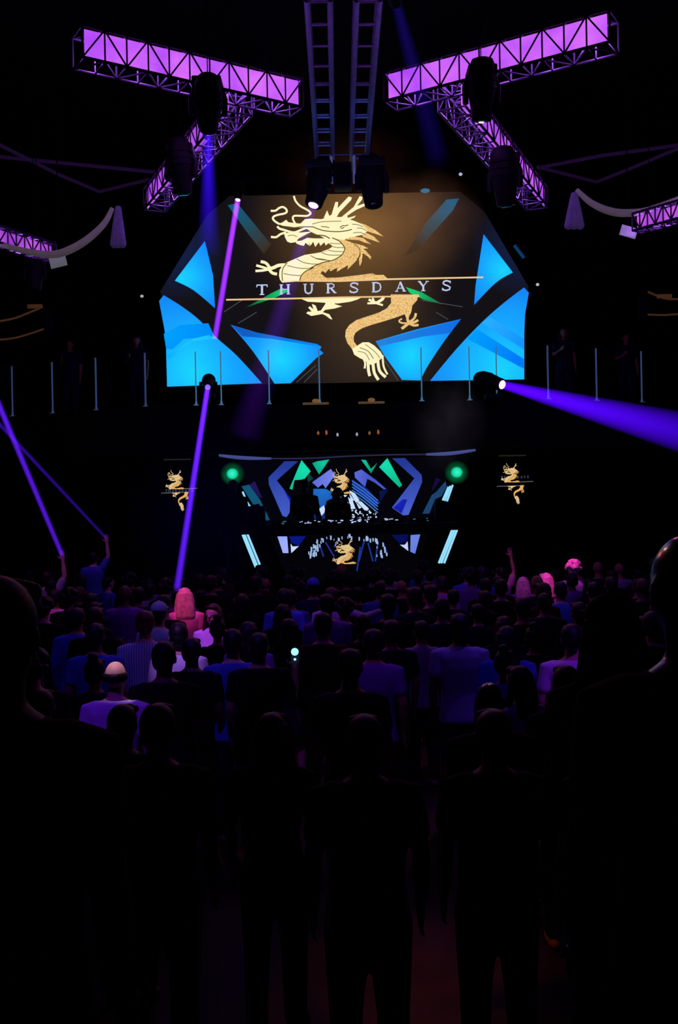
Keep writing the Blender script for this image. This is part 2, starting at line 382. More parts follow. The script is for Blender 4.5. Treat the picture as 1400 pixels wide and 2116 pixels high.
def dragon(parent, d, mapping=lambda p: p, halves=(0, 1, 2, 3), small=None):
    for hf in halves:
        bms = [NB(), NB(), NB()]
        for s in DRAGON:
            if s[0] == 'f':
                _, col, pts, half, lay = s
                if half == hf and not (small and lay == 1.5): flat(bms[col], [mapping(p) for p in pts], d - .006 * lay - .002 * col)
            else:
                _, col, pts, w, half, lay = s
                if half == hf:
                    ribbon(bms[col], [mapping(p) for p in pts], w * (small or 1), d - .006 * lay - .002 * col)
        o = obj(('dragon_foreparts', 'dragon_hindparts', 'dragon_claw', 'dragon_tail_tuft')[hf], bms[0], M['small_cream'] if small else M['dr_cream'], parent, smooth=False)
        o['label'] = ('golden dragon emblem above the lettering: horned head, striped belly and claw', 'golden dragon emblem below the lettering: feet and tail', 'small claw under the lettering', 'pale tuft at the tip of the tail')[hf]
        if bms[1].faces: obj('scaled_body', bms[1], M['small_gold'] if small else M['dr_gold'], o, smooth=False)
        if bms[2].faces: obj('outline', bms[2], M['dr_dark'], o, smooth=False)

# ------------------------------------------------------------------ main LED screen
DS = 21.0
scr = empty('led_screen', P(712, 793, DS + .1), 'large faceted LED screen above the stage showing a golden dragon and blue shards', 'screen')
outer = [(328, 600), (336, 640), (342, 690), (343, 801), (1085, 787), (1086, 690), (1089, 640), (1094, 590), (1002, 432), (955, 392), (470, 401), (424, 440)]
b = NB(); prism(b, [P(x, y, DS + .015) for x, y in outer], .16); obj('casing', b, M['matte'], scr, smooth=False)
m, nt, out = newmat('screen_backdrop')
g = nt.nodes.new('ShaderNodeNewGeometry')
def dist_to(nt, g, p, r):
    v = nt.nodes.new('ShaderNodeVectorMath'); v.operation = 'DISTANCE'
    nt.links.new(g.outputs['Position'], v.inputs[0]); v.inputs[1].default_value = p
    return mathn(nt, 'SUBTRACT', 1.0, mathn(nt, 'DIVIDE', v.outputs['Value'], r), clamp=True)
w1 = mathn(nt, 'POWER', dist_to(nt, g, P(735, 465, DS), 2.5), 1.7)  # brown light bleed and haze painted into the backdrop colour
w2 = mathn(nt, 'MULTIPLY', dist_to(nt, g, P(760, 690, DS), 1.8), .30)
w3 = mathn(nt, 'MAXIMUM', dist_to(nt, g, P(360, 520, DS), 1.1), dist_to(nt, g, P(1080, 510, DS), 1.1))
def addc(nt, terms):
    acc = None
    for f, c in terms:
        v = nt.nodes.new('ShaderNodeVectorMath'); v.operation = 'SCALE'; v.inputs[0].default_value = lin(c)
        if isinstance(f, (int, float)): v.inputs['Scale'].default_value = f
        else: nt.links.new(f, v.inputs['Scale'])
        if acc is None: acc = v.outputs[0]
        else:
            a = nt.nodes.new('ShaderNodeVectorMath'); a.operation = 'ADD'; nt.links.new(acc, a.inputs[0]); nt.links.new(v.outputs[0], a.inputs[1]); acc = a.outputs[0]
    return acc
c = addc(nt, [(w1, (128, 90, 40)), (w2, (110, 84, 50)), (w3, (0, 26, 70)), (1.0, (20, 17, 22))])
e = nt.nodes.new('ShaderNodeEmission'); nt.links.new(c, e.inputs['Color']); nt.links.new(e.outputs[0], out.inputs['Surface'])
m.cycles.emission_sampling = 'NONE'; M['backdrop'] = m
b = NB(); flat(b, [(331, 602), (339, 640), (345, 690), (346, 798), (1082, 784), (1083, 690), (1086, 640), (1091, 592), (1000, 437), (950, 396), (474, 405), (427, 445)], DS); obj('display', b, M['backdrop'], scr, smooth=False)
C1, C2, C3 = (26, 212, 255), (22, 165, 255), (20, 112, 242)
def shard(pts, centre, rad, lay=1, stops=None, nm='blue_shard'):
    mt = radial_glow(nm, stops or [(0, C1), (.45, C2), (1, C3)], P(*centre, DS), rad, noise=.25, nscale=1.1)
    b = NB(); flat(b, pts, DS - .004 * lay); return obj(nm, b, mt, scr, smooth=False)
def curve(a, k=5): return smoothline(a, k)
shard([(423, 498), (361, 580)] + curve([(361, 580), (400, 600), (444, 637)])[1:] + [(440, 570)], (375, 575), 1.1)
shard([(338, 610), (328.5, 622), (340, 683), (343, 720), (345, 799), (541, 792)] + curve([(541, 792), (489, 735), (445, 696), (410, 660), (375, 633), (338, 610)])[1:-1], (400, 770), 2.1)
shard([(476, 671), (530, 687), (655, 711), (664, 717), (660, 723), (668, 730), (654, 739), (600, 792), (567, 793)] + curve([(567, 793), (523, 727), (476, 671)])[1:-1], (580, 745), 1.25)
shard([(998.5, 484), (1059, 563)] + curve([(1059, 563), (1024, 584), (979, 630)])[1:] + [(982, 590)], (1040, 560), 1.1)
shard([(1082, 594), (1092, 605), (1084, 650), (1082.5, 690), (1082.5, 784), (888, 787)] + curve([(888, 787), (940, 724), (994, 667), (1039, 627), (1082, 594)])[1:-1], (1030, 760), 2.1)
shard([(952, 659), (863, 680), (776, 705), (793, 734), (830, 785), (868, 786)] + curve([(868, 786), (884, 755), (918, 704), (952, 659)])[1:-1], (850, 735), 1.25)
shard([(338, 690), (372, 672), (430, 668), (443, 696), (380, 700), (356, 722), (343, 720)], (343, 690), 1.6, 2, [(0, (0, 160, 255)), (1, (0, 120, 246))], 'pale_band')
shard([(343, 735), (400, 700), (430, 692), (447, 700), (395, 705), (350, 742)], (400, 700), .8, 3, [(0, (30, 205, 255)), (1, (0, 170, 255))], 'pale_band')
shard([(994, 667), (1012, 655), (1082, 700), (1082, 722)], (1000, 660), 1.2, 2, [(0, (40, 175, 255)), (1, (10, 140, 255))], 'pale_band')
shard([(965, 700), (985, 680), (1082, 742), (1082, 762)], (1070, 750), 1.4, 2, [(0, (0, 120, 250)), (1, (0, 165, 255))], 'pale_band')
shard([(480, 673), (530, 687), (655, 711), (660, 716), (560, 700), (500, 695)], (500, 680), 1.8, 2, [(0, (20, 90, 190)), (1, (0, 140, 250))], 'deep_band')
shard([(950, 661), (863, 682), (776, 706), (782, 716), (870, 696), (930, 688)], (780, 705), 1.8, 2, [(0, (40, 130, 220)), (1, (10, 110, 230))], 'deep_band')
for pl, mid in (([(506, 636), (560, 606), (583, 595), (596, 602), (566, 616)], (585, 600)), ([(838, 593), (871, 604), (914, 629), (875, 619), (846, 605)], (850, 600))):
    shard(pl, mid, .85, 1, [(0, (28, 205, 118)), (.5, (20, 150, 84)), (1, (16, 60, 40))], 'green_shard')
for pl, mid in (([(470, 424), (490, 420), (560, 505), (545, 525), (510, 480)], (478, 428)), ([(922, 412), (948, 410), (935, 435), (860, 520), (836, 528), (880, 460)], (935, 420))):
    shard(pl, mid, 1.15, 1, [(0, (14, 92, 128)), (.5, (36, 74, 88)), (1, (58, 46, 30))], 'teal_ray')
fm = glow('fine_line', (90, 96, 110), .7)
for l in ([(612, 790), (652, 755)], [(628, 790), (655, 763)], [(794, 745), (822, 786)], [(462, 645), (500, 620)], [(492, 668), (530, 645)], [(900, 645), (925, 660)], [(870, 620), (955, 634)]):
    b = NB(); ribbon(b, l, 1.4, DS - .005); obj('fine_line', b, fm, scr, smooth=False)
fm = glow('gold_rule', (240, 200, 140), 1.0)
b = NB(); ribbon(b, [(585, 581), (700, 581), (800, 577), (998, 573)], [1.5, 3, 3.5, 3.2], DS - .03); obj('gold_rule', b, fm, scr, smooth=False)
b = NB(); ribbon(b, [(467, 619.5), (600, 617), (700, 614.5), (866, 612)], 3.2, DS - .03); obj('gold_rule', b, fm, scr, smooth=False)
dragon(scr, DS)
# lettering, drawn with slab serifs
GL = {
 'T': [([(0, 1), (1, 1)], .11), ([(.5, 1), (.5, 0)], .2), ([(.28, .02), (.72, .02)], .09), ([(.03, 1.02), (.0, .78)], .09), ([(.97, 1.02), (1, .78)], .09)],
 'H': [([(.17, 1), (.17, 0)], .19), ([(.83, 1), (.83, 0)], .19), ([(.17, .5), (.83, .5)], .09)] + [([(x - .17, y), (x + .17, y)], .08) for x in (.17, .83) for y in (.02, .98)],
 'U': [([(.18, 1), (.18, .35), (.25, .12), (.5, .0), (.72, .1), (.82, .35), (.82, 1)], .15)] + [([(x - .17, .98), (x + .17, .98)], .08) for x in (.18, .82)],
 'R': [([(.2, 1), (.2, 0)], .19), ([(.2, .97), (.55, .97), (.75, .86), (.75, .65), (.55, .52), (.2, .52)], .11), ([(.45, .52), (.85, .02)], .18), ([(.03, .02), (.38, .02)], .08), ([(.78, .02), (1, .02)], .08), ([(.03, .98), (.3, .98)], .08)],
 'S': [([(.85, .82), (.7, .96), (.45, 1), (.22, .9), (.18, .72), (.35, .58), (.65, .46), (.84, .3), (.78, .1), (.5, 0), (.25, .04), (.12, .2)], .14), ([(.86, 1), (.86, .74)], .07), ([(.12, 0), (.12, .28)], .07)],
 'D': [([(.2, 1), (.2, 0)], .19), ([(.2, .97), (.5, .97), (.78, .84), (.88, .5), (.78, .16), (.5, .03), (.2, .03)], .13), ([(.03, .02), (.3, .02)], .08), ([(.03, .98), (.3, .98)], .08)],
 'A': [([(.12, 0), (.5, 1)], .09), ([(.46, 1), (.86, 0)], .19), ([(.27, .34), (.72, .34)], .08), ([(-.02, .02), (.28, .02)], .08), ([(.7, .02), (1.02, .02)], .08)],
 'Y': [([(.12, 1), (.5, .48)], .18), ([(.88, 1), (.5, .48)], .09), ([(.5, .5), (.5, 0)], .18), ([(.3, .02), (.7, .02)], .08), ([(-.02, .98), (.28, .98)], .08), ([(.72, .98), (1.02, .98)], .08)],
}
def letters(par, mat, text, xs, y_at, w, h, d, sl=0.0, th=1.0):
    for ch, x in zip(text, xs):
        yb = y_at(x); bm = NB()
        for k, (pts, t) in enumerate(GL[ch]):
            ribbon(bm, [(x + (u - .5) * w, yb - v * h + (u - .5) * w * sl) for u, v in pts], t * w * th, d - .0004 * k)
        obj('letter', bm, mat, par, smooth=False)
letters(scr, glow('lettering', (196, 208, 244), .95), 'THURSDAYS', [541, 588, 637, 684, 731, 778, 827, 874, 922], lambda x: 609 - (x - 541) * .0235, 22, 20, DS - .035, -.02)
for xx in (420, 560, 860, 1010):
    p = P(xx, 795, DS + .09); b = NB(); tube(b, [(p.x, p.y, p.z - .02), (p.x, p.y, P(712, 832, 18.8).z)], .04, 8); obj('support_leg', b, M['matte'], scr)
# hoods at the screen rim
b = NB(); tube(b, [P(1062, 507, DS - .1), P(1082, 533, DS - .1)], .035, 8); obj('edge_light', b, pbr('rim_blue', (30, 70, 110), .5, emit=(20, 90, 150), es=.35), scr)

# ------------------------------------------------------------------ balcony under the screen
DB = 18.8
zb = P(712, 832, DB).z
zl = P(712, 930, DB).z
xe = 3.75
def slab_pts(z): return None
b = NB()
outl = [(-10.9, 22.0), (-xe, DB), (xe, DB), (10.9, 22.0), (10.9, 24.5), (-10.9, 24.5)]
def slab(bm, outl, z0, z1):
    a = [bm.verts.new((x, y, z0)) for x, y in outl]; c = [bm.verts.new((x, y, z1)) for x, y in outl]
    bm.faces.new(a); bm.faces.new(list(reversed(c)))
    n = len(outl)
    for i in range(n): bm.faces.new((a[i], a[(i + 1) % n], c[(i + 1) % n], c[i]))
slab(b, outl, zl, zb)
bal = obj('balcony', b, M['wall'], smooth=False); tag(bal, 'dark balcony with a plain black front crossing the room under the big screen', 'balcony')
# glass railings: straight one in front of the screen, two angled back to the side walls
def railing(posts, label, hgt=1.03, prad=.017, pm='post'):
    c0 = sum(posts, Vector()) / len(posts)
    t = empty('glass_railing', Vector((c0.x, c0.y, zb)), label, 'railing', None)
    for p in posts:
        b = NB(); tube(b, [(p.x, p.y, zb), (p.x, p.y, zb + .1), (p.x, p.y, zb + hgt)], [.03, prad, prad], 8)
        box(b, (p.x, p.y, zb + .01), (.09, .09, .02), .004)
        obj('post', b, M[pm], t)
    for p, q in zip(posts, posts[1:]):
        dv = (q - p); u = dv.normalized(); a = p + u * .05; e = q - u * .05
        b = NB(); ang = math.atan2(u.y, u.x)
        box(b, ((a.x + e.x) / 2, (a.y + e.y) / 2, zb + .5), ((e - a).length, .012, .86), 0, Matrix.Rotation(ang, 3, 'Z'))
        obj('glass_pane', b, M['glass'], t, smooth=False)
    return t
ctr = [P(x, 820, DB + .08) for x in (405, 457, 556, 660, 871, 970, 1026)]
for p in ctr: p.z = 0
ctr = [Vector((p.x, DB + .08, 0)) for p in ctr]
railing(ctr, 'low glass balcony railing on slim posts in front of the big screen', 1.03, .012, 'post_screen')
def side_post(x, sgn):
    r = ray(x, 800); k = (22.0 - DB) / (10.9 - xe)
    # meets the line y = DB + k*(|X|-xe) + .08
    # CAM.x + r.x*t = X ; r.y*t = y
    t = (DB + .1 - k * xe + k * sgn * CAM.x) / (r.y - k * sgn * r.x)
    p = CAM + r * t; return Vector((p.x, p.y, 0))
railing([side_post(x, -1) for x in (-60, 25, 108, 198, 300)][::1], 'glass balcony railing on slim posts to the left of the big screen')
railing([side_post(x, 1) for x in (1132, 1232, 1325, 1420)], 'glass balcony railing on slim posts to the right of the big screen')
# gilded lamp bars and little lamps on the balcony front
for k, (x, y, w, lab, mt) in enumerate([(652, 834, 54, 'left of the two gilded lamp bars on the balcony front under the big screen', 'gold'), (767, 832, 54, 'right of the two gilded lamp bars on the balcony front under the big screen', 'gold')]):
    c0 = P(x, y, DB - .05); sx = w * DB / F
    t = empty('lamp_bar', c0, lab, 'lamp', 'gilded lamp bars')
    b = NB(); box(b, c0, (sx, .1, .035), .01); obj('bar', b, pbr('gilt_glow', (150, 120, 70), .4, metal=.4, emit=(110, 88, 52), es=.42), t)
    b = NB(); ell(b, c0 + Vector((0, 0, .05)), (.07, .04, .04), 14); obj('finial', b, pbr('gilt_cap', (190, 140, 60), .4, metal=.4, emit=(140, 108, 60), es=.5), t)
b = NB()
zc = P(712, 908, DB - .12).z
box(b, (0, DB - .12, zc - .03), (2.2, .24, .06), .01); o = obj('ledge_shelf', b, M['black']); tag(o, 'narrow black ledge carrying tiny lamps on the balcony front', 'shelf')
for x, y, c, h, lab in [(657, 895, (210, 130, 70), .05, 'tiny amber lamp at the left end of the ledge under the balcony'), (674, 894, (230, 120, 80), .09, 'tiny reddish lamp second from the left on the ledge under the balcony'), (697, 902, (225, 225, 245), .05, 'left of the two tiny white lamps on the ledge under the balcony'),
                        (737, 902, (225, 225, 245), .05, 'right of the two tiny white lamps on the ledge under the balcony'), (763, 895, (180, 130, 90), .05, 'tiny dim amber lamp second from the right on the ledge under the balcony'), (781, 893, (220, 120, 60), .09, 'tiny orange lamp at the right end of the ledge under the balcony')]:
    p = P(x, y, DB - .12)
    t = empty('candle_lamp', Vector((p.x, p.y, zc)), lab, 'lamp', 'tiny lamps on the ledge')
    top = max(p.z, zc + .09)
    b = NB(); tube(b, [(p.x, p.y, zc), (p.x, p.y, zc + .02), (p.x, p.y, top - .03)], [.03, .012, .012], 10); obj('stem', b, M['black'], t)
    b = NB(); ell(b, (p.x, p.y, top), (.022, .022, .022 + h * .3), 12); obj('bulb', b, glow('bulb', c, .42), t)
# canopy strip over the DJ booth
t = empty('booth_canopy', P(718, 940, DB - .35), 'thin bluish canopy edge over the DJ booth, curling up at both ends', 'canopy')
b = NB(); pts = smoothline([P(452, 941, DB - .7), P(500, 946, DB - .7), P(560, 947.5, DB - .7), P(640, 947, DB - .7), P(718, 943, DB - .7), P(800, 940, DB - .7), P(880, 939, DB - .7), P(930, 937, DB - .7), P(982, 930, DB - .7)])
for i in range(len(pts)): pass
n_ = len(pts); c1 = n_ // 4
tube(b, pts[c1:-c1], .014, 8); obj('edge_rail', b, pbr('canopy_dim_glint', (90, 95, 130), .4, metal=.3, emit=(60, 62, 96), es=.35), t)  # weaker painted glint along the middle of the edge
for q in (pts[:c1 + 1], pts[-c1 - 1:]):
    b = NB(); tube(b, q, [.016 + .018 * math.sin(math.pi * (i + .6) / len(q)) for i in range(len(q))], 8); obj('lit_edge', b, M['canopy_glint'], t)
b = NB(); c0 = P(718, 940, DB - .35); box(b, (c0.x, DB - .35, c0.z + .03), (4.5, .66, .05), .01); obj('roof_board', b, M['matte'], t)

# ------------------------------------------------------------------ DJ stage
ZS = 1.45
b = NB(); box(b, (.1, 20.5, ZS / 2), (7.2, 5.2, ZS), .01); o = obj('stage', b, M['matte'], smooth=False); tag(o, 'black stage block carrying the DJ booth', 'stage')
DW = 20.6
t = empty('dj_video_wall', P(714, 1085, DW + .1), 'video wall behind the DJs with blue chevrons and green shards', 'screen')
b = NB(); prism(b, [P(x, y, DW + .015) for x, y in [(486, 950), (546, 1096), (884, 1090), (946, 942)]], .12); obj('casing', b, M['matte'], t, smooth=False)
b = NB(); flat(b, [(490, 951), (548, 1094), (882, 1088), (942, 943)], DW); obj('display', b, glow('dj_wall_dark', (4, 4, 10), 1.0), t, smooth=False)
H = lambda *l: zoomA(l, 540, 930, 4.118)
G5 = lambda *l: zoomA(l, 440, 930, 7)
G6 = lambda *l: zoomA(l, 800, 920, 7)
def pic(nm, polys, c_in, c_out, centre, rad, d, par, lay=1, s=1.0):
    mt = radial_glow(nm, [(0, c_in), (1, c_out)], P(*centre, d), rad, noise=.2, nscale=3, s=s)
    for p in polys:
        b = NB(); flat(b, p, d - .004 * lay); obj(nm, b, mt, par, smooth=False)
pic('blue_chevron', [H((195, 95), (60, 232), (62, 292), (178, 560), (212, 572), (285, 465), (205, 355), (130, 258), (312, 95))], (66, 92, 200), (36, 56, 150), (588, 1060), 1.0, DW, t)
pic('blue_chevron', [H((1110, 70), (1220, 68), (1362, 212), (1366, 272), (1250, 552), (1205, 556), (1108, 490), (1300, 240))], (74, 96, 205), (36, 56, 150), (840, 1060), 1.0, DW, t)
pic('green_shard', [H((340, 85), (418, 180), (362, 250), (280, 256), (262, 338), (238, 328))], (22, 224, 178), (16, 190, 140), (628, 970), .5, DW, t)
pic('green_shard', [H((1070, 68), (1000, 145), (1172, 318), (1196, 300))], (22, 224, 178), (16, 180, 130), (796, 960), .5, DW, t)
pic('green_shard', [H((470, 96), (577, 80), (490, 208), (432, 112))], (18, 200, 160), (12, 130, 96), (668, 958), .35, DW, t)
pic('green_shard', [H((846, 82), (888, 85), (930, 160), (985, 108), (932, 198))], (18, 190, 150), (12, 130, 96), (752, 955), .35, DW, t)
pic('deep_blue_facet', [H((190, 340), (290, 460), (262, 520), (232, 420))], (24, 36, 190), (14, 20, 120), (606, 1035), .4, DW, t, 2)
pic('deep_blue_facet', [H((1200, 420), (1120, 492), (1190, 540), (1240, 420))], (24, 36, 190), (14, 20, 120), (826, 1040), .4, DW, t, 2)
pic('teal_panel', [G5((410, 525), (520, 500), (680, 720), (820, 1010), (770, 1022), (665, 775), (580, 790)), G6((840, 520), (700, 680), (640, 720), (505, 990), (605, 990), (690, 780), (780, 740), (860, 600))], (20, 96, 130), (30, 74, 120), (515, 1020), 1.4, DW, t, 1, .8)
pic('violet_panel', [G5((525, 505), (600, 450), (715, 695), (665, 690)), G6((700, 470), (770, 500), (650, 660), (640, 650))], (42, 26, 100), (24, 14, 70), (528, 1000), .5, DW, t, 1, .8)
cen = [H((430, 275), (590, 160), (625, 215), (545, 325), (520, 290), (480, 320)), H((790, 190), (850, 165), (985, 265), (1060, 330), (1040, 335), (960, 275), (900, 245), (880, 315), (795, 235))]
pic('periwinkle_band', cen, (120, 135, 240), (70, 85, 200), (690, 985), .7, DW, t, 2)
pic('blue_core', [H((440, 330), (545, 330), (600, 360), (600, 410), (520, 450), (500, 470), (440, 385)), H((770, 250), (900, 330), (1010, 450), (960, 480), (830, 380), (770, 290)), H((490, 400), (560, 400), (545, 470), (500, 500))], (30, 110, 200), (18, 50, 150), (665, 1015), .7, DW, t, 2)
bs = glow('blue_stripe', (70, 130, 225), .8)
for k in range(5):   # striped right half of the core
    o0 = k * 26
    b = NB(); ribbon(b, H((770, 262 + o0), (870, 330 + o0), (990, 430 + o0)), 2.2, DW - .012); obj('blue_stripe', b, bs, t, smooth=False)
pic('blue_facet', [H((560, 345), (600, 350), (600, 420), (560, 420)), H((470, 450), (540, 470), (600, 560), (520, 590)), H((300, 480), (420, 470), (470, 590), (300, 590)), H((1000, 350), (1080, 330), (1010, 440))], (24, 60, 150), (10, 24, 80), (670, 1045), .8, DW, t, 1, .8)
pic('green_glint', [H((400, 200), (440, 240), (380, 290)), H((960, 220), (1000, 300), (985, 310))], (8, 80, 66), (4, 30, 30), (640, 985), .4, DW, t, 1, .8)
b = NB()
for q in ([(745, 345), (790, 365), (835, 430), (800, 445)], [(800, 430), (850, 440), (915, 505), (880, 515)], [(735, 400), (775, 430), (800, 500), (760, 500)], [(755, 345), (800, 375), (830, 425), (800, 425)], [(745, 365), (790, 430), (760, 430)], [(730, 440), (790, 500), (760, 505)], [(800, 440), (850, 490), (830, 500)], [(840, 430), (910, 495), (890, 505)], [(735, 470), (770, 520), (745, 510)], [(655, 330), (680, 330), (690, 370), (660, 380)], [(690, 380), (730, 385), (710, 400)], [(650, 380), (680, 400), (660, 408)], [(490, 500), (530, 470), (545, 520), (510, 560)]):
    flat(b, H(*q), DW - .016)
rnd = random.Random(3)
for k in range(46):
    x = rnd.uniform(770, 990); y = rnd.uniform(510, 580)
    if x > 880 and y < 560 and rnd.random() < .6: continue
    s = rnd.uniform(4, 9); flat(b, H((x, y - s), (x + s, y), (x, y + s), (x - s, y)), DW - .016)
obj('white_facets', b, glow('white_facet', (200, 222, 255), 1.0, True), t, smooth=False)['kind'] = 'stuff'
dragon(t, DW - .02, lambda p: (682 + (p[0] - 527) * .153, 968 + (p[1] - 403) * .295), (0,), .2)
# desk, booth front with its own screen
DD = 18.3
desk = empty('dj_booth', (P(720, 1095, DD).x, DD, ZS), 'black DJ booth with a mirrored dragon screen on its front', 'DJ booth')
zt = P(720, 1084, DD).z + .012; zu = P(720, 1101, DD).z
b = NB(); prism(b, [P(x, y, DD - .12) for x, y in [(489, 1087), (946, 1080), (950, 1095), (486, 1105)]], .95); obj('worktop', b, M['black'], desk, smooth=False)
b = NB(); prism(b, [P(x, y, DD + .03) for x, y in [(490, 1102), (536, 1184), (908, 1178), (950, 1093)]], .7); obj('front_panel', b, M['matte'], desk, smooth=False)
df = DD - .0
fs = obj('front_display', (lambda bb: (flat(bb, [(555, 1106), (598, 1205), (850, 1200), (885, 1100)], df), bb)[1])(NB()), glow('front_display_dark', (3, 3, 8), 1), desk, smooth=False)
pic('periwinkle_panel', [G5((930, 1250), (1070, 1250), (1090, 1490), (1010, 1490)), G6((335, 1300), (475, 1290), (400, 1570), (330, 1540))], (160, 175, 255), (80, 110, 215), (590, 1140), 3.0, df, fs)
pic('white_facet', [G5((1120, 1350), (1150, 1395), (1240, 1390), (1130, 1490)), G6((292, 1390), (302, 1530), (180, 1440), (250, 1440))], (205, 222, 255), (190, 205, 255), (600, 1140), 3, df, fs)
pic('deep_blue_panel', [G5((1100, 1250), (1340, 1245), (1240, 1390), (1130, 1340)), G6((60, 1300), (300, 1290), (290, 1390), (180, 1425))], (10, 22, 130), (6, 10, 70), (610, 1115), 2.5, df, fs)
b = NB()
rnd = random.Random(5)
for k in range(60):
    a = math.radians(rnd.uniform(-20, 200)); rr = rnd.uniform(.8, 1.05)
    x = 718 + 78 * rr * math.cos(a); y = 1140 - 33 * rr * math.sin(a); s = rnd.uniform(1.2, 3.0)
    if y < 1106: continue
    flat(b, [(x - s * .6, y - s * 1.8), (x + s * .6, y - s * 1.5), (x + s * .7, y + s * 1.6), (x - s * .5, y + s * 1.8)], df - .006)
obj('white_glints', b, glow('white_glint', (170, 200, 245), .85), fs, smooth=False)['kind'] = 'stuff'
bs = glow('blue_streak', (36, 60, 170), .7)
for l in ([(744, 1130), (737, 1180)], [(752, 1118), (741, 1160)], [(760, 1122), (770, 1160)], [(780, 1125), (775, 1160)], [(672, 1120), (690, 1150)], [(660, 1125), (668, 1150)], [(700, 1112), (690, 1130)], [(790, 1120), (800, 1145)]):
    b = NB(); ribbon(b, l, 3, df - .005); obj('blue_streak', b, bs, fs, smooth=False)
dragon(fs, df - .012, lambda p: (686 + (p[0] - 527) * .18, 1112 + (p[1] - 403) * .30), (0,), .22)
# tube lights flanking the booth
def tubes(segs, d, label, mat=None):
    c0 = P(*segs[0][1], d)
    t = empty('tube_light', c0, label, 'light', 'cyan tube lights beside the booth')
    u = []
    for (p, q) in segs:
        b = NB(); tube(b, [P(*p, d), P(*q, d)], .02, 10); obj('lit_tube', b, mat or M['cyan_tube'], t)
    (p, q) = segs[0]; (p2, q2) = segs[-1]
    b = NB(); prism(b, [P(p[0] - 3, p[1] - 2, d + .04), P(p2[0] + 3, p2[1] - 2, d + .04), P(q2[0] + 3, q2[1] + 2, d + .04), P(q[0] - 3, q[1] + 2, d + .04)], .03)
    obj('mount', b, M['matte'], t, smooth=False)
tubes([((501, 1105), (528, 1172)), ((505, 1105), (532, 1172)), ((511, 1104), (543, 1183))], DD - .02, 'cyan tube lights slanting down the left flank of the DJ booth front')
tubes([((934, 1094), (906, 1164)), ((939, 1094), (911, 1164)), ((944, 1094), (917, 1164))], DD - .02, 'cyan tube lights slanting down the right flank of the DJ booth front')
tubes([((501, 1016), (514, 1048)), ((505, 1030), (517, 1048))], DW - .1, 'short cyan tube light left of the video wall above the booth')
tubes([((926, 1006), (914, 1034)), ((930, 1004), (918.5, 1035)), ((935, 1002), (923, 1036))], DW - .1, 'short cyan tube lights right of the video wall above the booth')
for x, y, lab in ((480, 979, 'green glowing lamp at the upper left of the DJ video wall'), (943, 976, 'green glowing lamp at the upper right of the DJ video wall')):
    c0 = P(x, y, DW - .2)
    t = empty('green_lamp', c0, lab, 'lamp', 'green lamps beside the video wall')
    b = NB(); ell(b, c0, (.12, .08, .11), 20); obj('lit_globe', b, radial_glow('green_globe', [(0, (60, 245, 200)), (.45, (30, 225, 175)), (1, (6, 120, 80))], c0 + Vector((0, -.08, 0)), .15), t)
    b = NB(); tube(b, [c0 + Vector((0, .07, 0)), c0 + Vector((0, .2, 0))], .035, 10); tube(b, [c0 + Vector((0, .2, 0)), Vector((c0.x, c0.y + .2, ZS))], .02, 8); obj('stand', b, M['black'], t)
    b = NB(); ell(b, c0, (.26, .16, .25), 20); hz = obj('lamp_halo', b, None, t, loc=c0)  # glow around the lamp painted as an emissive volume
    for v in hz.data.vertices: v.co = Vector((v.co.x / .26, v.co.y / .16, v.co.z / .25))
    hz.scale = (.26, .16, .25); hz.data.materials.append(haze_mat('green_halo', (10, 200, 120), 6.0, .5, .2))
# monitors on the booth wings, decks and mixer
def speaker(x0, y0, x1, y1, d, lab):
    a = P(x0, y0, d); e = P(x1, y1, d); zt_ = zt
    t = empty('monitor_speaker', ((a.x + e.x) / 2, d, zt), lab, 'speaker', 'monitor speakers on the DJ booth')
    h = a.z - zt
    b = NB(); box(b, ((a.x + e.x) / 2, d + .15, zt + h / 2), (e.x - a.x, .32, h), .02); obj('cabinet', b, M['black'], t)
    for zz, r in ((.3, .1), (.72, .045)):
        b = NB(); c0 = Vector(((a.x + e.x) / 2, d + .31, zt + h * zz)); tube(b, [c0, c0 + Vector((0, .012, 0))], [r, r * .9], 20); obj('driver', b, M['lens_dark'], t)
speaker(503, 1046, 546, 1085, DD + .1, 'black monitor speaker at the left end of the DJ booth')
speaker(899, 1037, 938, 1080, DD + .1, 'black monitor speaker at the right end of the DJ booth')
M['led_blue'] = glow('key_light', (190, 205, 255), .9); M['led_red'] = glow('red_key', (190, 20, 50), .8); M['led_teal'] = glow('teal_key', (70, 150, 160), .6)
def deck(x, w, lab, lit, nm='media_deck', cat='DJ deck'):
    c0 = P(x, 1082, DD + .1); sx = w * DD / F
    t = empty(nm, (c0.x, DD + .25, zt), lab, cat, 'DJ decks and mixer on the booth')
    b = NB(); box(b, (c0.x, DD + .25, zt + .045), (sx, .4, .09), .012); obj('case', b, M['black'], t)
    b = NB(); tube(b, [(c0.x, DD + .25, zt + .09), (c0.x, DD + .25, zt + .105)], [min(.12, sx * .4)] * 2, 24); obj('jog_wheel', b, M['darksteel'], t)
    b = NB()
    rnd = random.Random(int(x))
    for k in range(lit): box(b, (c0.x + rnd.uniform(-.45, .45) * sx, DD + .04, zt + rnd.uniform(.02, .085)), (rnd.uniform(.02, .06), .02, .016), .003)
    obj('lit_keys', b, M['led_blue'] if x > 600 and x < 850 else M['led_teal'], t)['kind'] = 'stuff'
deck(583, 44, 'DJ deck with faint lit keys, leftmost on the booth', 3)
deck(640, 46, 'DJ deck with white lit keys in front of the left DJ', 8)
deck(690, 44, 'mixer with pale lit keys in front of the DJ wearing headphones', 10, 'dj_mixer', 'DJ mixer')
deck(748, 52, 'DJ deck with the brightest row of white keys right of the mixer', 16)
deck(810, 46, 'DJ deck with small lit keys right of the brightest deck', 6)
deck(866, 44, 'DJ deck with faint teal keys beside the right monitor speaker', 3)

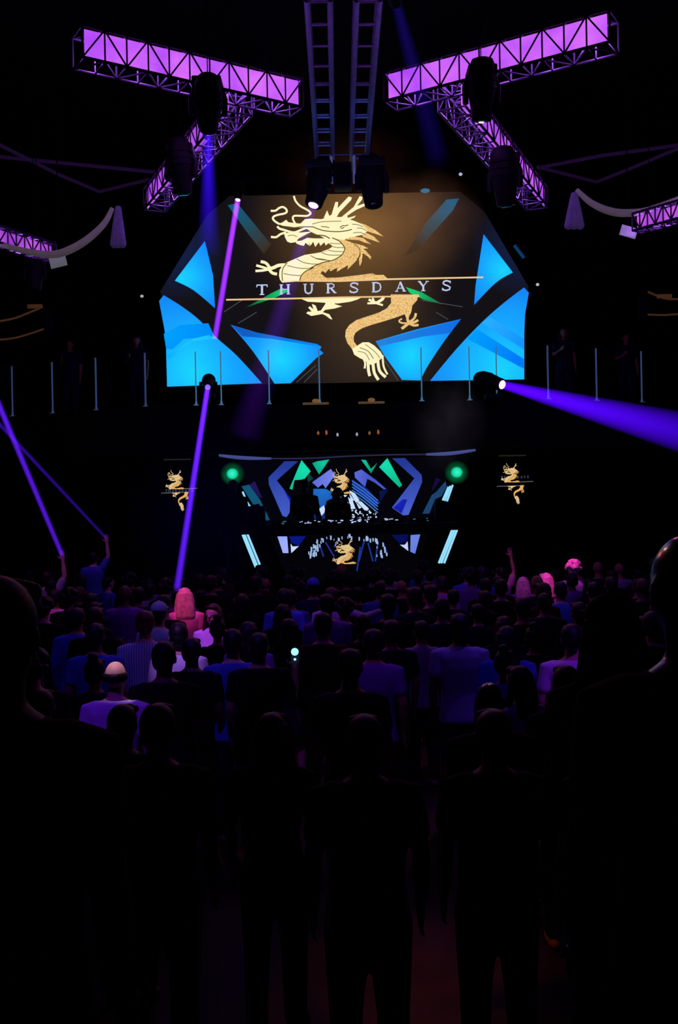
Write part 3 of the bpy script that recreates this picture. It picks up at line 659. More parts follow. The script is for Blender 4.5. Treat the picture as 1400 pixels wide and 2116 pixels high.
# wall monitors left and right of the booth, the same dragon on each
for x0, y0, x1, y1, mp, lab in ((334, 952, 414, 1076, lambda p: (333 + (p[0] - 467) * .141, 971 + (p[1] - 403) * .222), 'black hanging screen with a small golden dragon left of the DJ booth'),
                              (1026, 944, 1106, 1066, lambda p: (1026 + (p[0] - 467) * .141, 957 + (p[1] - 403) * .222), 'black hanging screen with a small golden dragon right of the DJ booth')):
    d = 19.4
    t = empty('hanging_screen', P((x0 + x1) / 2, y0, d), lab, 'screen')
    b = NB(); prism(b, [P(x0, y0, d), P(x1, y0 - 1.5, d), P(x1, y1 - 1.5, d), P(x0, y1, d)], .1); obj('casing', b, M['matte'], t, smooth=False)
    b = NB(); a = P(x0 + 4, y0 - 2, d); tube(b, [a, P(x1 - 20, y0 - 3, d)], .012, 8); obj('top_rail', b, pbr('top_rail_glow', (90, 80, 70), .5, emit=(70, 60, 50), es=.3), t)  # light along the rail put into faint emission
    for x in (x0 + 15, x1 - 15):
        a = P(x, y0, d + .05); b = NB(); tube(b, [a, (a.x, a.y, zl)], .012, 6); obj('hanger', b, M['matte'], t)
    dragon(t, d - .012, mp, (0, 1, 3), .2)
    for q in ([mp((467, 619)), mp((866, 612))], [mp((700, 581)), mp((998, 573))]):
        b = NB(); ribbon(b, q, 1.3, d - .012); obj('rule', b, glow('small_rule', (150, 140, 140), .5), t, smooth=False)
    letters(t, glow('small_letters', (110, 118, 150), .5), 'THURSDAYS', [mp((x, 0))[0] for x in (541, 588, 637, 684, 731, 778, 827, 874, 922)], lambda x: mp((0, 607))[1] - (x - 370) * .02, 4.4, 5, d - .014, th=1.1)

# ------------------------------------------------------------------ trusses
M['truss_glow'] = None
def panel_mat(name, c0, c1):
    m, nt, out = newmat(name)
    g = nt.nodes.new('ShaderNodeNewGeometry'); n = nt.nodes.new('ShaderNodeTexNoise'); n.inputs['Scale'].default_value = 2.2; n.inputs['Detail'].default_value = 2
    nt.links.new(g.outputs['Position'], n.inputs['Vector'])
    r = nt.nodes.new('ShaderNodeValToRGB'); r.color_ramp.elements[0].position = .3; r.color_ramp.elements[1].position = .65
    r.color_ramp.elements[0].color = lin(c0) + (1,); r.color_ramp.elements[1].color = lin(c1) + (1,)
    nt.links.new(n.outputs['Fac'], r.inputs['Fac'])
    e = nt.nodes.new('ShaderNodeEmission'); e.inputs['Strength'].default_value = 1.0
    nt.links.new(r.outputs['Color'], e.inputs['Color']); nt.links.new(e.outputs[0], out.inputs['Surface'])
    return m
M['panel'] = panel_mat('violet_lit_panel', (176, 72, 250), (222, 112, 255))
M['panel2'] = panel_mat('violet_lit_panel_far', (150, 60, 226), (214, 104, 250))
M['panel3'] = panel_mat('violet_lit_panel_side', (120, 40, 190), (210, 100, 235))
M['tube_violet'] = pbr('truss_tube_violet_lit', (90, 60, 120), .45, metal=.4, noise=.2, emit=(70, 20, 150), es=.14)
def truss(A0, B0, s, bays, label, panel=None, mat=None, grp=None, pscale=1.0, cables=True, r=.017, plen=(0, 1), lights=0, ladder=False):
    A0, B0 = Vector(A0), Vector(B0); t = (B0 - A0); L = t.length; t.normalize()
    up = Vector((0, 0, 1)); up = (up - t * up.dot(t)).normalized(); sd = t.cross(up).normalized()
    mid = (A0 + B0) / 2
    if sd.dot(CAM - mid) < 0: sd = -sd       # sd points to the audience side
    root = empty('lighting_truss', mid, label, 'truss', grp)
    mat = mat or M['darksteel']
    cor = {(i, j): sd * (i * s / 2) + up * (j * s / 2) for i in (-1, 1) for j in (-1, 1)}
    for k, c in cor.items():
        b = NB(); tube(b, [A0 + c, B0 + c], r * (1.5 if ladder else 1), 8); obj('chord', b, mat, root)
    faces = [((1, -1), (1, 1)), ((-1, -1), (-1, 1)), ((-1, -1), (1, -1)), ((-1, 1), (1, 1))]
    for f, (p, q) in enumerate(faces):
        if ladder:
            if f < 2: continue
            for k in range(bays + 1):
                b = NB(); x1 = L * k / bays; tube(b, [A0 + t * x1 + cor[p], A0 + t * x1 + cor[q]], r * .7, 6); obj('rung', b, mat, root)
            continue
        b = NB()
        for k in range(bays):
            x0, x1 = L * k / bays, L * (k + 1) / bays
            a, c = (cor[p], cor[q]) if k % 2 == 0 else (cor[q], cor[p])
            if not ladder: tube(b, [A0 + t * x0 + a, A0 + t * x1 + c], r * .6, 6)
            tube(b, [A0 + t * x1 + cor[p], A0 + t * x1 + cor[q]], r * .6, 6)
        tube(b, [A0 + cor[p], A0 + cor[q]], r * .7, 6)
        obj('lacing', b, mat, root)
    if panel:
        b = NB(); w = s * .46 * pscale
        off = sd * (s / 2 - .05)
        a, e = A0 + t * (L * plen[0] + .04), A0 + t * (L * plen[1] - .04)
        vs = [a + off - up * w, e + off - up * w, e + off + up * w, a + off + up * w]
        nn = -sd * .012
        f1 = [b.verts.new(v) for v in vs]; f2 = [b.verts.new(v + nn) for v in vs]
        b.faces.new(f1); b.faces.new(f2[::-1])
        for i in range(4): b.faces.new((f1[i], f1[(i + 1) % 4], f2[(i + 1) % 4], f2[i]))
        obj('glow_panel', b, panel, root, smooth=False)
    if cables:
        for f in (.15, .85):
            a = A0 + t * L * f + up * s / 2; b = NB(); tube(b, [a, (a.x, a.y, ZC - .04)], .006, 5); obj('suspension_cable', b, M['matte'], root)
    for k in range(lights):
        p = A0 + t * L * (k + .5) / lights - sd * .05
        ld = bpy.data.lights.new('truss_glow', 'POINT'); ld.energy = 17; ld.color = (.45, .12, 1); ld.shadow_soft_size = .08
        lo = bpy.data.objects.new('truss_lamp', ld); COL.objects.link(lo); lo.location = p
    return root, sd
HT = 7.75
T1L, sd1 = truss(PZ(160, 98, HT), PZ(612, 203, HT), .34, 11, 'violet-lit box truss sloping down from the upper left', M['panel'], None, None, lights=5)
T1R, sd2 = truss(PZ(1268, 66, HT), PZ(806, 190, HT), .34, 11, 'violet-lit box truss sloping down from the upper right', M['panel'], None, None, lights=5)
T2L, sd3 = truss(PZ(492, 205, HT - .05), PZ(318, 414, HT - .05), .34, 14, 'violet-lit box truss running back to the left, ending beside the big screen', M['panel2'], None, None, lights=5, pscale=1.0)
T2R, sd4 = truss(PZ(932, 195, HT - .05), PZ(1110, 410, HT - .05), .34, 14, 'violet-lit box truss running back to the right, ending beside the big screen', M['panel2'], None, None, lights=5, pscale=1.0)
T3L, sd5 = truss(PZ(-90, 462, 6.4), PZ(104, 522, 6.4), .22, 11, 'short violet-lit truss cut by the left edge of the frame', M['panel3'], None, None, lights=2, pscale=.7)
T3R, sd6 = truss(PZ(1500, 410, 6.4), PZ(1316, 462, 6.4), .22, 11, 'short violet-lit truss cut by the right edge of the frame', M['panel3'], None, None, lights=2, pscale=.7)
HL = 8.8
lad = []
for x0, x1, lab in ((657, 673, 'left of the two blue-lit ladder trusses running overhead down the middle'), (760, 742, 'right of the two blue-lit ladder trusses running overhead down the middle')):
    a = PZ(x0, -25, HL); e = PZ(x1, 335, HL)
    e.x = a.x
    r_, _ = truss(a, e, .27, 10, lab, None, M['ladder'], 'ladder trusses down the middle', r=.024, ladder=True)
    lad.append((a, e))

# ------------------------------------------------------------------ moving head lights
def orient(v):
    """rotation taking local +Z to v"""
    return Vector((0, 0, 1)).rotation_difference(Vector(v).normalized()).to_matrix()
def moving_head(lens, aim, label, s=1.0, lensmat='lens_dark', hang=1, beam=None, lr=.085, group=None, ceil=None):
    """lens: world point of the front glass; aim: direction of throw; hang=1 under a truss, -1 stood on its base"""
    lens = Vector(lens); aim = Vector(aim).normalized(); R = orient(aim)
    piv = lens - aim * .25 * s
    base_c = piv + Vector((0, 0, hang * .30 * s))
    root = empty('moving_head_light', base_c, label, 'stage light', group)
    b = NB(); box(b, base_c, (.34 * s, .30 * s, .12 * s), .02 * s); obj('base', b, M['black'], root)
    side = aim.cross(Vector((0, 0, 1)))
    side = side.normalized() if side.length > .05 else Vector((1, 0, 0))
    for k in (-1, 1):
        b = NB(); a = piv + side * k * .19 * s
        tube(b, [a - Vector((0, 0, hang * .05 * s)), a + Vector((0, 0, hang * .14 * s)), a * .0 + base_c + side * k * .13 * s], [.035 * s, .04 * s, .04 * s], 8)
        obj('yoke_arm', b, M['black'], root)
    b = NB()
    prof = [(-.46, .06), (-.44, .12), (-.36, .155), (-.16, .165), (.0, .15), (.14, .125), (.22, .12), (.245, .115), (.25, lr / s * .98)]
    tube(b, [piv + aim * z * s for z, r in prof], [r * s for z, r in prof], 24)
    for z in (-.3, -.22, -.14): tube(b, [piv + aim * z * s, piv + aim * (z + .03) * s], .172 * s, 24)
    hd = obj('head', b, M['black'], root)
    b = NB(); tube(b, [piv + aim * (.238 * s), piv + aim * (.262 * s)], [lr * .95, lr * .8], 24); obj('lens', b, M[lensmat], hd)
    b = NB(); tube(b, [base_c + Vector((0, 0, hang * .06 * s)), base_c + Vector((0, 0, hang * (.06 * s + (ceil or .08))))], .02, 8); obj('clamp', b, M['matte'], root)
    if hang == 1:
        b = NB(); tube(b, [base_c + Vector((0, 0, .06 * s)), (base_c.x, base_c.y, ZC - .04)], .006, 5); obj('safety_cable', b, M['matte'], root)
    else:
        b = NB(); yy = DB + .02
        box(b, (base_c.x, (base_c.y + yy) / 2, base_c.z - .09 * s), (.1, max(.05, yy - base_c.y), .05), .005); obj('bracket', b, M['matte'], root)
    if beam:
        rgb, end, r0, r1, peak, fade = beam[:6]
        v = Vector(end) - lens; L = v.length
        bb = NB(); tube(bb, [(0, 0, .0), (0, 0, L)], [r0, r1], 28)
        me = bpy.data.meshes.new('light_beam'); bmesh.ops.recalc_face_normals(bb, faces=bb.faces); bb.to_mesh(me); bb.free()
        o = bpy.data.objects.new('light_beam', me); COL.objects.link(o); o.parent = root
        o.location = lens + v.normalized() * .02 - base_c; o.rotation_euler = orient(v).to_euler()
        me.materials.append(beam_mat('beam', rgb, L, r0, r1, peak, fade, beam[6] if len(beam) > 6 else 1.0))
        o['label'] = 'hazy shaft of coloured light'
    return root
def aimed(x0, y0, d0, x1, y1, d1): return P(x0, y0, d0), P(x1, y1, d1)
VIO, MAG, BLU = (92, 14, 255), (150, 40, 245), (50, 12, 230)
l0, l1 = aimed(430, 266, 10.85, 431, 520, 12.5)
moving_head(l0, l1 - l0, 'black moving head under the upper left truss throwing a blue beam straight down', .92, 'lens_white', 1, (BLU, l1, .05, .16, .9, 0.05), .06)
l0 = P(994, 252, 10.85); moving_head(l0, (0, .25, -1), 'black moving head under the upper right truss with a small lit lens', .92, 'lens_white', 1, None, .035)
l0 = P(378, 402, 12.9); moving_head(l0, (.05, .2, -1), 'unlit black moving head hanging on the left slanting truss', 1.0, 'lens_dark', 1)
l0 = P(1046, 426, 12.9); moving_head(l0, (.1, .2, -1), 'unlit black moving head hanging on the right slanting truss', 1.05, 'lens_dark', 1)
l0, l1 = aimed(647, 424, 16.6, 505, 900, 15.6)
moving_head(l0, l1 - l0, 'moving head below the left ladder truss with a bright pink lens', 1.25, 'lens_pink', 1, ((96, 30, 190), l1, .08, .30, .27, .15, .8), .10)
l0 = P(772, 424, 16.6); moving_head(l0, P(800, 700, 16) - l0, 'unlit black moving head below the right ladder truss', 1.3, 'lens_dark', 1)
l0, l1 = aimed(491, 413, 19.5, 444, 697, 18.7)
moving_head(l0, l1 - l0, 'small moving head at the upper left of the big screen firing a thin magenta beam', .6, 'lens_pink', 1, ((140, 40, 245), l1, .06, .062, 1.7, .55, .6), .06, ceil=2.0)
l0, l1 = aimed(429, 800, 18.45, 366, 1215, 11.8)
moving_head(l0, l1 - l0, 'moving head on the left balcony edge aiming a thin violet beam into the crowd', .75, 'lens_blue', -1, ((84, 24, 225), l1, .055, .05, .95, .45, .7), .06)
l0, l1 = aimed(1037, 795, 18.4, 1480, 912, 15.0)
moving_head(l0, l1 - l0, 'moving head on the right of the balcony edge throwing a wide violet beam rightwards', .95, 'lens_pink', -1, ((80, 4, 250), l1, .08, .36, 1.0, .30, .55), .095)
l0, l1 = aimed(818, 6, 9.6, 905, 330, 12.5)
moving_head(l0, l1 - l0, 'moving head at the top of the frame right of the ladder trusses, faint navy beam', .55, 'lens_blue', 1, ((30, 14, 130), l1, .06, .18, .22, .3), .05)
l0 = P(72, 600, 15.0); moving_head(l0, (0, -.1, -1), 'dim moving head under the left edge truss', .8, 'lens_dark', 1)
# box between the two central heads
c0 = P(708, 366, 16.7)
t = empty('ceiling_speaker', c0, 'black box hanging between the two central moving heads', 'speaker')
b = NB(); box(b, c0, (.29, .3, .42), .02); obj('cabinet', b, M['black'], t)
b = NB(); box(b, c0 + Vector((0, -.155, -.02)), (.24, .01, .34), .004); obj('grille', b, M['matte'], t)
for k in (-1, 1):
    b = NB(); tube(b, [c0 + Vector((k * .19, -.05, -.12)), c0 + Vector((k * .19, -.05, .34))], .025, 8); obj('bracket_arm', b, pbr('bracket', (150, 160, 185), .4, metal=.4, emit=(90, 100, 140), es=.25), t)  # emission stands in for light on the bracket arms
b = NB(); tube(b, [c0 + Vector((-.4, -.05, .36)), c0 + Vector((.4, -.05, .36))], .02, 8); obj('crossbar', b, M['darksteel'], t)

# ------------------------------------------------------------------ drapes, panels and ledges at the sides
def swag(pts, d, tail, w, label):
    t = empty('fabric_swag', P(*pts[0], d), label, 'drape')
    b = NB(); q = smoothline([P(x, y, d) for x, y in pts], 6)
    n = len(q); tube(b, q, [w * (.45 + .55 * math.sin(math.pi * (i + 2) / (n + 3))) for i in range(n)], 10); obj('drape', b, M['swag'], t)
    (x, y0, y1, hw) = tail
    b = NB()
    for k in range(5):
        xx = x - hw + 2 * hw * k / 4
        limb(b, [P(x + (xx - x) * .2, y0, d), P(x + (xx - x) * .6, (y0 + y1) / 2, d + .03 * (k % 2)), P(xx, y1 - 4 * (k % 2), d)], [.03, .045, .055], 10)
    obj('tail', b, M['swagtail'], t)
M['swag'] = pbr('pale_drape_glow', (150, 140, 145), .9, noise=.15, scale=12, emit=(110, 98, 104), es=.30)  # light on the pale cloth put into emission
M['swagtail'] = pbr('drape_tail_glow', (110, 100, 140), .9, noise=.25, scale=9, emit=(80, 60, 120), es=.22)  # violet light on the tail put into emission
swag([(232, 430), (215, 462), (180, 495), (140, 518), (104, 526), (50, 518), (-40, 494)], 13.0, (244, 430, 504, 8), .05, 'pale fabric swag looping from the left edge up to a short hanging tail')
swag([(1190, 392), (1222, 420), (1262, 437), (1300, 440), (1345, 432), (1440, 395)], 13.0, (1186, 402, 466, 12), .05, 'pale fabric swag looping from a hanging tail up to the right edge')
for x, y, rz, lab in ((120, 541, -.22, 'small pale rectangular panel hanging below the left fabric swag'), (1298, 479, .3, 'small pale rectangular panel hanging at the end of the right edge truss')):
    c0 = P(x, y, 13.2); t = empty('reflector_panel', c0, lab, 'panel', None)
    b = NB(); box(b, c0, (.22, .02, .14), .004, Matrix.Rotation(-rz * -1, 3, 'Y')); obj('face', b, pbr('pale_board_glow', (150, 150, 158), .7, emit=(98, 98, 108), es=.75), t)  # emission stands in for light falling on the board
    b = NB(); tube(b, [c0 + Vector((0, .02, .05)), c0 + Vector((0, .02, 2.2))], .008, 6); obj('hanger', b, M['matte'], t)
M['ledge'] = pbr('warm_ledge_glow', (130, 92, 58), .6, noise=.3, scale=5, emit=(110, 72, 40), es=.24)  # warm light on the ledge edges put into emission
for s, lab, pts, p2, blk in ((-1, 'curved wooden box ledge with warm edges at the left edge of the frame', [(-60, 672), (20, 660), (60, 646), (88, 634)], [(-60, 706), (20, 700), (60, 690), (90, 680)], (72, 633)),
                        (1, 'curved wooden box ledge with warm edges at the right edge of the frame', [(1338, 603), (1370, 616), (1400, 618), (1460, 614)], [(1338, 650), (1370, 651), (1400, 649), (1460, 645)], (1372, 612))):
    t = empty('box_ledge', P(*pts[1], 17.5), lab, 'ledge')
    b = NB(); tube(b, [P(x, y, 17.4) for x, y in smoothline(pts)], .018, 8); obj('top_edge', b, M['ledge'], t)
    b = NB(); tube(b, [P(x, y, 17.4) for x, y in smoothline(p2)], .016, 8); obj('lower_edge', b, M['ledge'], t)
    b = NB(); aa = smoothline(pts); cc = smoothline(p2)
    va = [b.verts.new(P(x, y, 17.45)) for x, y in aa]; vc = [b.verts.new(P(x, y, 17.45)) for x, y in cc]
    for i in range(len(va) - 1): b.faces.new((va[i], va[i + 1], vc[i + 1], vc[i]))
    ext = bmesh.ops.extrude_face_region(b, geom=b.faces[:]); bmesh.ops.translate(b, verts=[g for g in ext['geom'] if isinstance(g, bmesh.types.BMVert)], vec=(0, .6, 0))
    obj('front', b, M['matte'], t)
    b = NB(); c0 = P(*blk, 17.36); box(b, c0, (.26, .03, .07), .008); obj('edge_block', b, M['ledge'], t)
# tiny spill lights on the rig
for x, y, d, c, lab in ((951, 360, 18.5, (190, 190, 230), 'tiny white pilot lamp right of the big screen top'), (878, 394, 20.6, (40, 120, 160), 'flat cyan lamp at the top edge of the big screen'), (1110, 588, 20.4, (200, 200, 200), 'tiny white pilot lamp beside the right corner of the big screen'), (293, 612, 20.4, (180, 180, 170), 'tiny white pilot lamp beside the left corner of the big screen')):
    p = P(x, y, d); t = empty('pilot_lamp', p, lab, 'lamp')
    b = NB(); ell(b, p, (.035, .03, .03) if x != 878 else (.1, .05, .045), 12); obj('bulb', b, glow('pilot', c, .8), t)
    b = NB(); tube(b, [p + Vector((0, .02, .02)), p + Vector((0, .02, 1.6))], .008, 6); obj('cord', b, M['matte'], t)

# ------------------------------------------------------------------ haze
def haze(x, y, d, rx, ry, rz, rgb, st, sc, lo, label):
    b = NB(); ell(b, (0, 0, 0), (1, 1, 1), 24)
    o = obj('haze_cloud', b, haze_mat('haze', rgb, st, sc, lo)); o.location = P(x, y, d); o.scale = (rx, ry, rz)
    tag(o, label, 'haze', kind='stuff')
haze(850, 455, 19.8, 1.5, .55, 1.15, (160, 106, 78), 1.5, 1.6, .34, 'brownish drifting haze in front of the right half of the big screen')
haze(925, 870, 17.9, .75, .35, 1.0, (104, 98, 116), .95, 1.6, .34, 'grey drifting haze between the big screen and the right side of the DJ booth')
haze(715, 345, 19.6, 1.6, .6, .95, (96, 54, 34), .6, 1.3, .3, 'faint brown haze glowing above the top of the big screen')

# ------------------------------------------------------------------ people
def hand(bm, w, d, across, curl=.35):
    """palm, four unequal fingers and a thumb; d = forearm direction, across = knuckle line"""
    d = Vector(d).normalized(); a = (Vector(across) - d * Vector(across).dot(d)).normalized(); n = d.cross(a)
    w = Vector(w)
    for k in (-.022, 0, .022): limb(bm, [w + a * k * .6, w + d * .05 + a * k, w + d * .085 + a * k], [.016, .018, .016], 8)
    for k, ln in ((-.033, .062), (-.011, .078), (.012, .083), (.034, .072)):
        p0 = w + d * .085 + a * k
        p1 = p0 + (d + a * k * 2.5) .normalized() * ln * .55
        p2 = p1 + (d * (1 - curl) + n * curl + a * k * 2.5).normalized() * ln * .5
        limb(bm, [p0, p1, p2], [.0105, .0095, .008], 8)
    p0 = w + d * .03 + a * .03
    p1 = p0 + (d * .6 + a * .8).normalized() * .04; p2 = p1 + (d * .85 + a * .4).normalized() * .035
    limb(bm, [p0, p1, p2], [.014, .0115, .0095], 8)
def arms_of(pose):
    """(shoulder, elbow, wrist, across) for the left (-1) and right (+1) arm, facing +Y"""
    dn = lambda s: ((s * .178, 0, 1.425), (s * .232, -.03, 1.16), (s * .235, .045, .915), (0, 1, 0))
    bent = lambda s: ((s * .178, 0, 1.425), (s * .228, .015, 1.16), (s * .13, .235, 1.235), (s * -.3, .2, 1))
    up = lambda s: ((s * .172, 0, 1.455), (s * .265, .05, 1.67), (s * .235, .085, 1.915), (s * -1, 0, 0))
    out = lambda s: ((s * .178, 0, 1.44), (s * .42, .06, 1.37), (s * .645, .10, 1.44), (0, .3, 1))
    ph = lambda s: ((s * .178, 0, 1.43), (s * .262, .10, 1.20), (s * .272, .27, 1.42), (s * -1, 0, .2))
    return {'down': (dn(-1), dn(1)), 'bent': (bent(-1), bent(1)), 'up': (dn(-1), up(1)), 'both': (up(-1), up(1)),
            'out': (dn(-1), out(1)), 'phone': (dn(-1), ph(1)), 'drink': (dn(-1), bent(1))}[pose]
TORSO = {'m': [(0, 0, .80, .150, .110), (0, -.005, .90, .170, .122), (0, 0, 1.0, .155, .108), (0, .005, 1.09, .150, .103), (0, .008, 1.20, .166, .116), (0, .006, 1.31, .184, .122), (0, -.002, 1.40, .186, .106), (0, -.008, 1.455, .135, .08), (0, -.008, 1.50, .064, .06)],
         'f': [(0, 0, .80, .155, .110), (0, -.008, .90, .172, .126), (0, 0, 1.0, .142, .10), (0, .004, 1.09, .126, .092), (0, .012, 1.20, .142, .112), (0, .014, 1.29, .156, .122), (0, 0, 1.39, .160, .096), (0, -.006, 1.45, .118, .074), (0, -.008, 1.50, .054, .052)]}
def body_mesh(pose, sex):
    bm = NB(); k = 1.0 if sex == 'm' else .86
    loft(bm, TORSO[sex])
    limb(bm, [(0, -.012, 1.44), (0, .0, 1.52), (0, .012, 1.58)], [.062 * k, .056 * k, .054 * k], 16)
    ell(bm, (0, .012, 1.655), (.074, .094, .098), 24); ell(bm, (0, .035, 1.585), (.055, .066, .062), 20); ell(bm, (0, .062, 1.548), (.026, .028, .022), 14)
    limb(bm, [(0, .104, 1.655), (0, .122, 1.622)], [.010, .014], 10)
    limb(bm, [(-.04, .09, 1.672), (0, .1, 1.668), (.04, .09, 1.672)], [.010, .012, .010], 8)
    for q in (-.026, .026): ell(bm, (q, .085, 1.628), (.018, .016, .014), 10)
    limb(bm, [(-.02, .094, 1.590), (0, .102, 1.591), (.02, .094, 1.590)], [.007, .009, .007], 8)
    for s in (-1, 1):
        ell(bm, (s * .078, .005, 1.632), (.012, .022, .033), 12)
        limb(bm, [(s * .088, 0, .90), (s * .094, .008, .70), (s * .10, .012, .50), (s * .102, -.012, .36), (s * .105, -.022, .20), (s * .106, -.022, .09)], [.092 * (.95 + .05 * k), .078, .056, .054, .041, .036], 14)
        limb(bm, [(s * .106, -.045, .042), (s * .112, .05, .038), (s * .118, .14, .03)], [.036, .038, .028], 12)
    for (S, E, W, ac) in arms_of(pose):
        S, E, W = Vector(S), Vector(E), Vector(W)
        limb(bm, [S * .92 + Vector((0, 0, .11)), S, (S + E) / 2, E, (E + W) / 2 + (E - W) * .12, W], [.058 * k, .056 * k, .048 * k, .040 * k, .040 * k, .027 * k], 14)
        hand(bm, W, W - E, ac)
    return remeshed('body', bm, .0105, 5)
def shirt_mesh(pose, sex, sleeve='short'):
    bm = NB(); k = 1.0 if sex == 'm' else .88
    T = [(x, y, z, rx + .016, ry + .016) for x, y, z, rx, ry in TORSO[sex] if .86 < z < 1.46]
    x, y, z, rx, ry = T[0]; T = [(x, y, .845, rx + .012, ry + .008)] + T + [(0, -.008, 1.485, .082, .076)]
    loft(bm, T)
    for (S, E, W, ac) in arms_of(pose):
        S, E, W = Vector(S), Vector(E), Vector(W)
        if sleeve == 'short': limb(bm, [S * .9 + Vector((0, 0, .135)), S, S.lerp(E, .62)], [.070 * k, .072 * k, .064 * k], 14)
        elif sleeve == 'long': limb(bm, [S * .9 + Vector((0, 0, .135)), S, S.lerp(E, .6), E, E.lerp(W, .92)], [.070 * k, .070 * k, .060 * k, .052 * k, .038 * k], 14)
    return remeshed('shirt', bm, .014, 4)
def trousers_mesh(sex):
    bm = NB()
    loft(bm, [(0, 0, .78, .165, .125), (0, -.006, .88, .184, .138), (0, 0, .96, .172, .124)])
    for s in (-1, 1): limb(bm, [(s * .09, 0, .86), (s * .096, .006, .68), (s * .102, .008, .48), (s * .105, -.012, .30), (s * .107, -.018, .12)], [.104, .092, .074, .068, .062], 16)
    return remeshed('trousers', bm, .016, 4)
def skirt_mesh():
    bm = NB(); loft(bm, [(0, 0, .55, .215, .175), (0, 0, .70, .205, .16), (0, -.006, .86, .192, .146), (0, 0, .99, .160, .116)]); return remeshed('skirt', bm, .016, 4)
def shoe_mesh():
    bm = NB(); limb(bm, [(0, -.06, .048), (.002, .02, .05), (.006, .10, .04), (.01, .155, .034)], [.046, .048, .044, .034], 14)
    box(bm, (.004, .04, .012), (.082, .27, .024), .008); return remeshed('shoe', bm, .010, 3)
def hair_mesh(style):
    bm = NB()
    if style == 'ring':
        for k in range(17):
            a = math.radians(180 + (k - 8) * 14.0); ell(bm, (.070 * math.sin(a), .0 + .088 * math.cos(a), 1.645), (.022, .022, .036), 10)
    else:
        ell(bm, (0, -.012, 1.668), (.085, .098, .096), 24); ell(bm, (0, -.048, 1.625), (.076, .066, .075), 20)
        limb(bm, [(-.05, .068, 1.722), (0, .085, 1.728), (.05, .068, 1.722)], [.022, .024, .022], 10)
    if style == 'long':
        loft(bm, [(0, -.075, 1.36, .095, .030), (0, -.085, 1.42, .112, .042), (0, -.078, 1.52, .110, .052), (0, -.055, 1.62, .100, .068), (0, -.03, 1.70, .085, .08)])
        for s in (-1, 1): limb(bm, [(s * .078, .0, 1.68), (s * .094, -.005, 1.58), (s * .102, .01, 1.47), (s * .098, .03, 1.39)], [.022, .028, .030, .018], 12)
    if style == 'bun': ell(bm, (0, -.055, 1.775), (.046, .046, .042), 16)
    if style == 'curly':
        rr = random.Random(4)
        for k in range(60):
            a, e = rr.uniform(0, 6.28), rr.uniform(-.35, 1.4)
            p = Vector((math.cos(a) * math.cos(e) * .105, -.018 + math.sin(a) * math.cos(e) * .108, 1.668 + math.sin(e) * .105))
            if p.y > .055 and p.z < 1.72: continue
            ell(bm, p, (.030, .030, .030), 10)
    return remeshed('hair', bm, .009, 3)
def cap_mesh():
    bm = NB(); ell(bm, (0, .0, 1.695), (.092, .107, .088), 24)
    loft(bm, [(0, .10, 1.700, .085, .085), (0, .105, 1.712, .082, .082)], 24)
    ell(bm, (0, 0, 1.785), (.012, .012, .01), 8); return remeshed('cap', bm, .008, 2)
def eyes_mesh():
    bm = NB()
    for s in (-1, 1): ell(bm, (s * .031, .094, 1.648), (.0125, .010, .008), 12)
    me = bpy.data.meshes.new('eyes'); bm.to_mesh(me); bm.free(); return me
CACHE = {}
def cached(fn, *a):
    k = (fn.__name__,) + a
    if k not in CACHE: CACHE[k] = fn(*a); CACHE[k].materials.append(None)
    return CACHE[k]
def put(name, me, mat, parent=None):
    o = bpy.data.objects.new(name, me); COL.objects.link(o)
    o.material_slots[0].link = 'OBJECT'; o.material_slots[0].material = mat
    if parent: o.parent = parent
    return o
def cloth(name, rgb, **k): return pbr(name, rgb, .9, noise=.12, scale=6, spec=.08, **k)
SK = [pbr('skin_light', (196, 150, 128), .6, noise=.08, spec=.25), pbr('skin_tan', (160, 110, 84), .6, noise=.08, spec=.25), pbr('skin_deep', (92, 60, 44), .6, noise=.08, spec=.3)]
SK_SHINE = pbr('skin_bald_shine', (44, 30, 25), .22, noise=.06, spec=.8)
HA = {'black': pbr('hair_black', (14, 11, 10), .55, noise=.3, scale=30), 'brown': pbr('hair_brown', (44, 28, 18), .55, noise=.3, scale=30), 'red': pbr('hair_auburn', (96, 44, 28), .5, noise=.3, scale=30), 'blonde': pbr('hair_blonde', (222, 196, 176), .5, noise=.3, scale=30)}
CL = {'black': cloth('cloth_black', (16, 15, 18)), 'navy': cloth('cloth_navy', (26, 28, 50)), 'char': cloth('cloth_charcoal', (34, 33, 38)), 'white': cloth('cloth_white', (222, 220, 228)), 'pale': cloth('cloth_pale_grey', (150, 150, 164)), 'blue': cloth('cloth_blue', (70, 84, 170)), 'purple': cloth('cloth_purple', (120, 70, 160)), 'pink': cloth('cloth_pink', (225, 150, 190)), 'maroon': cloth('cloth_maroon', (60, 20, 28)), 'jean': cloth('cloth_denim', (28, 34, 52)), 'silhouette': cloth('cloth_soot', (5, 5, 6))}
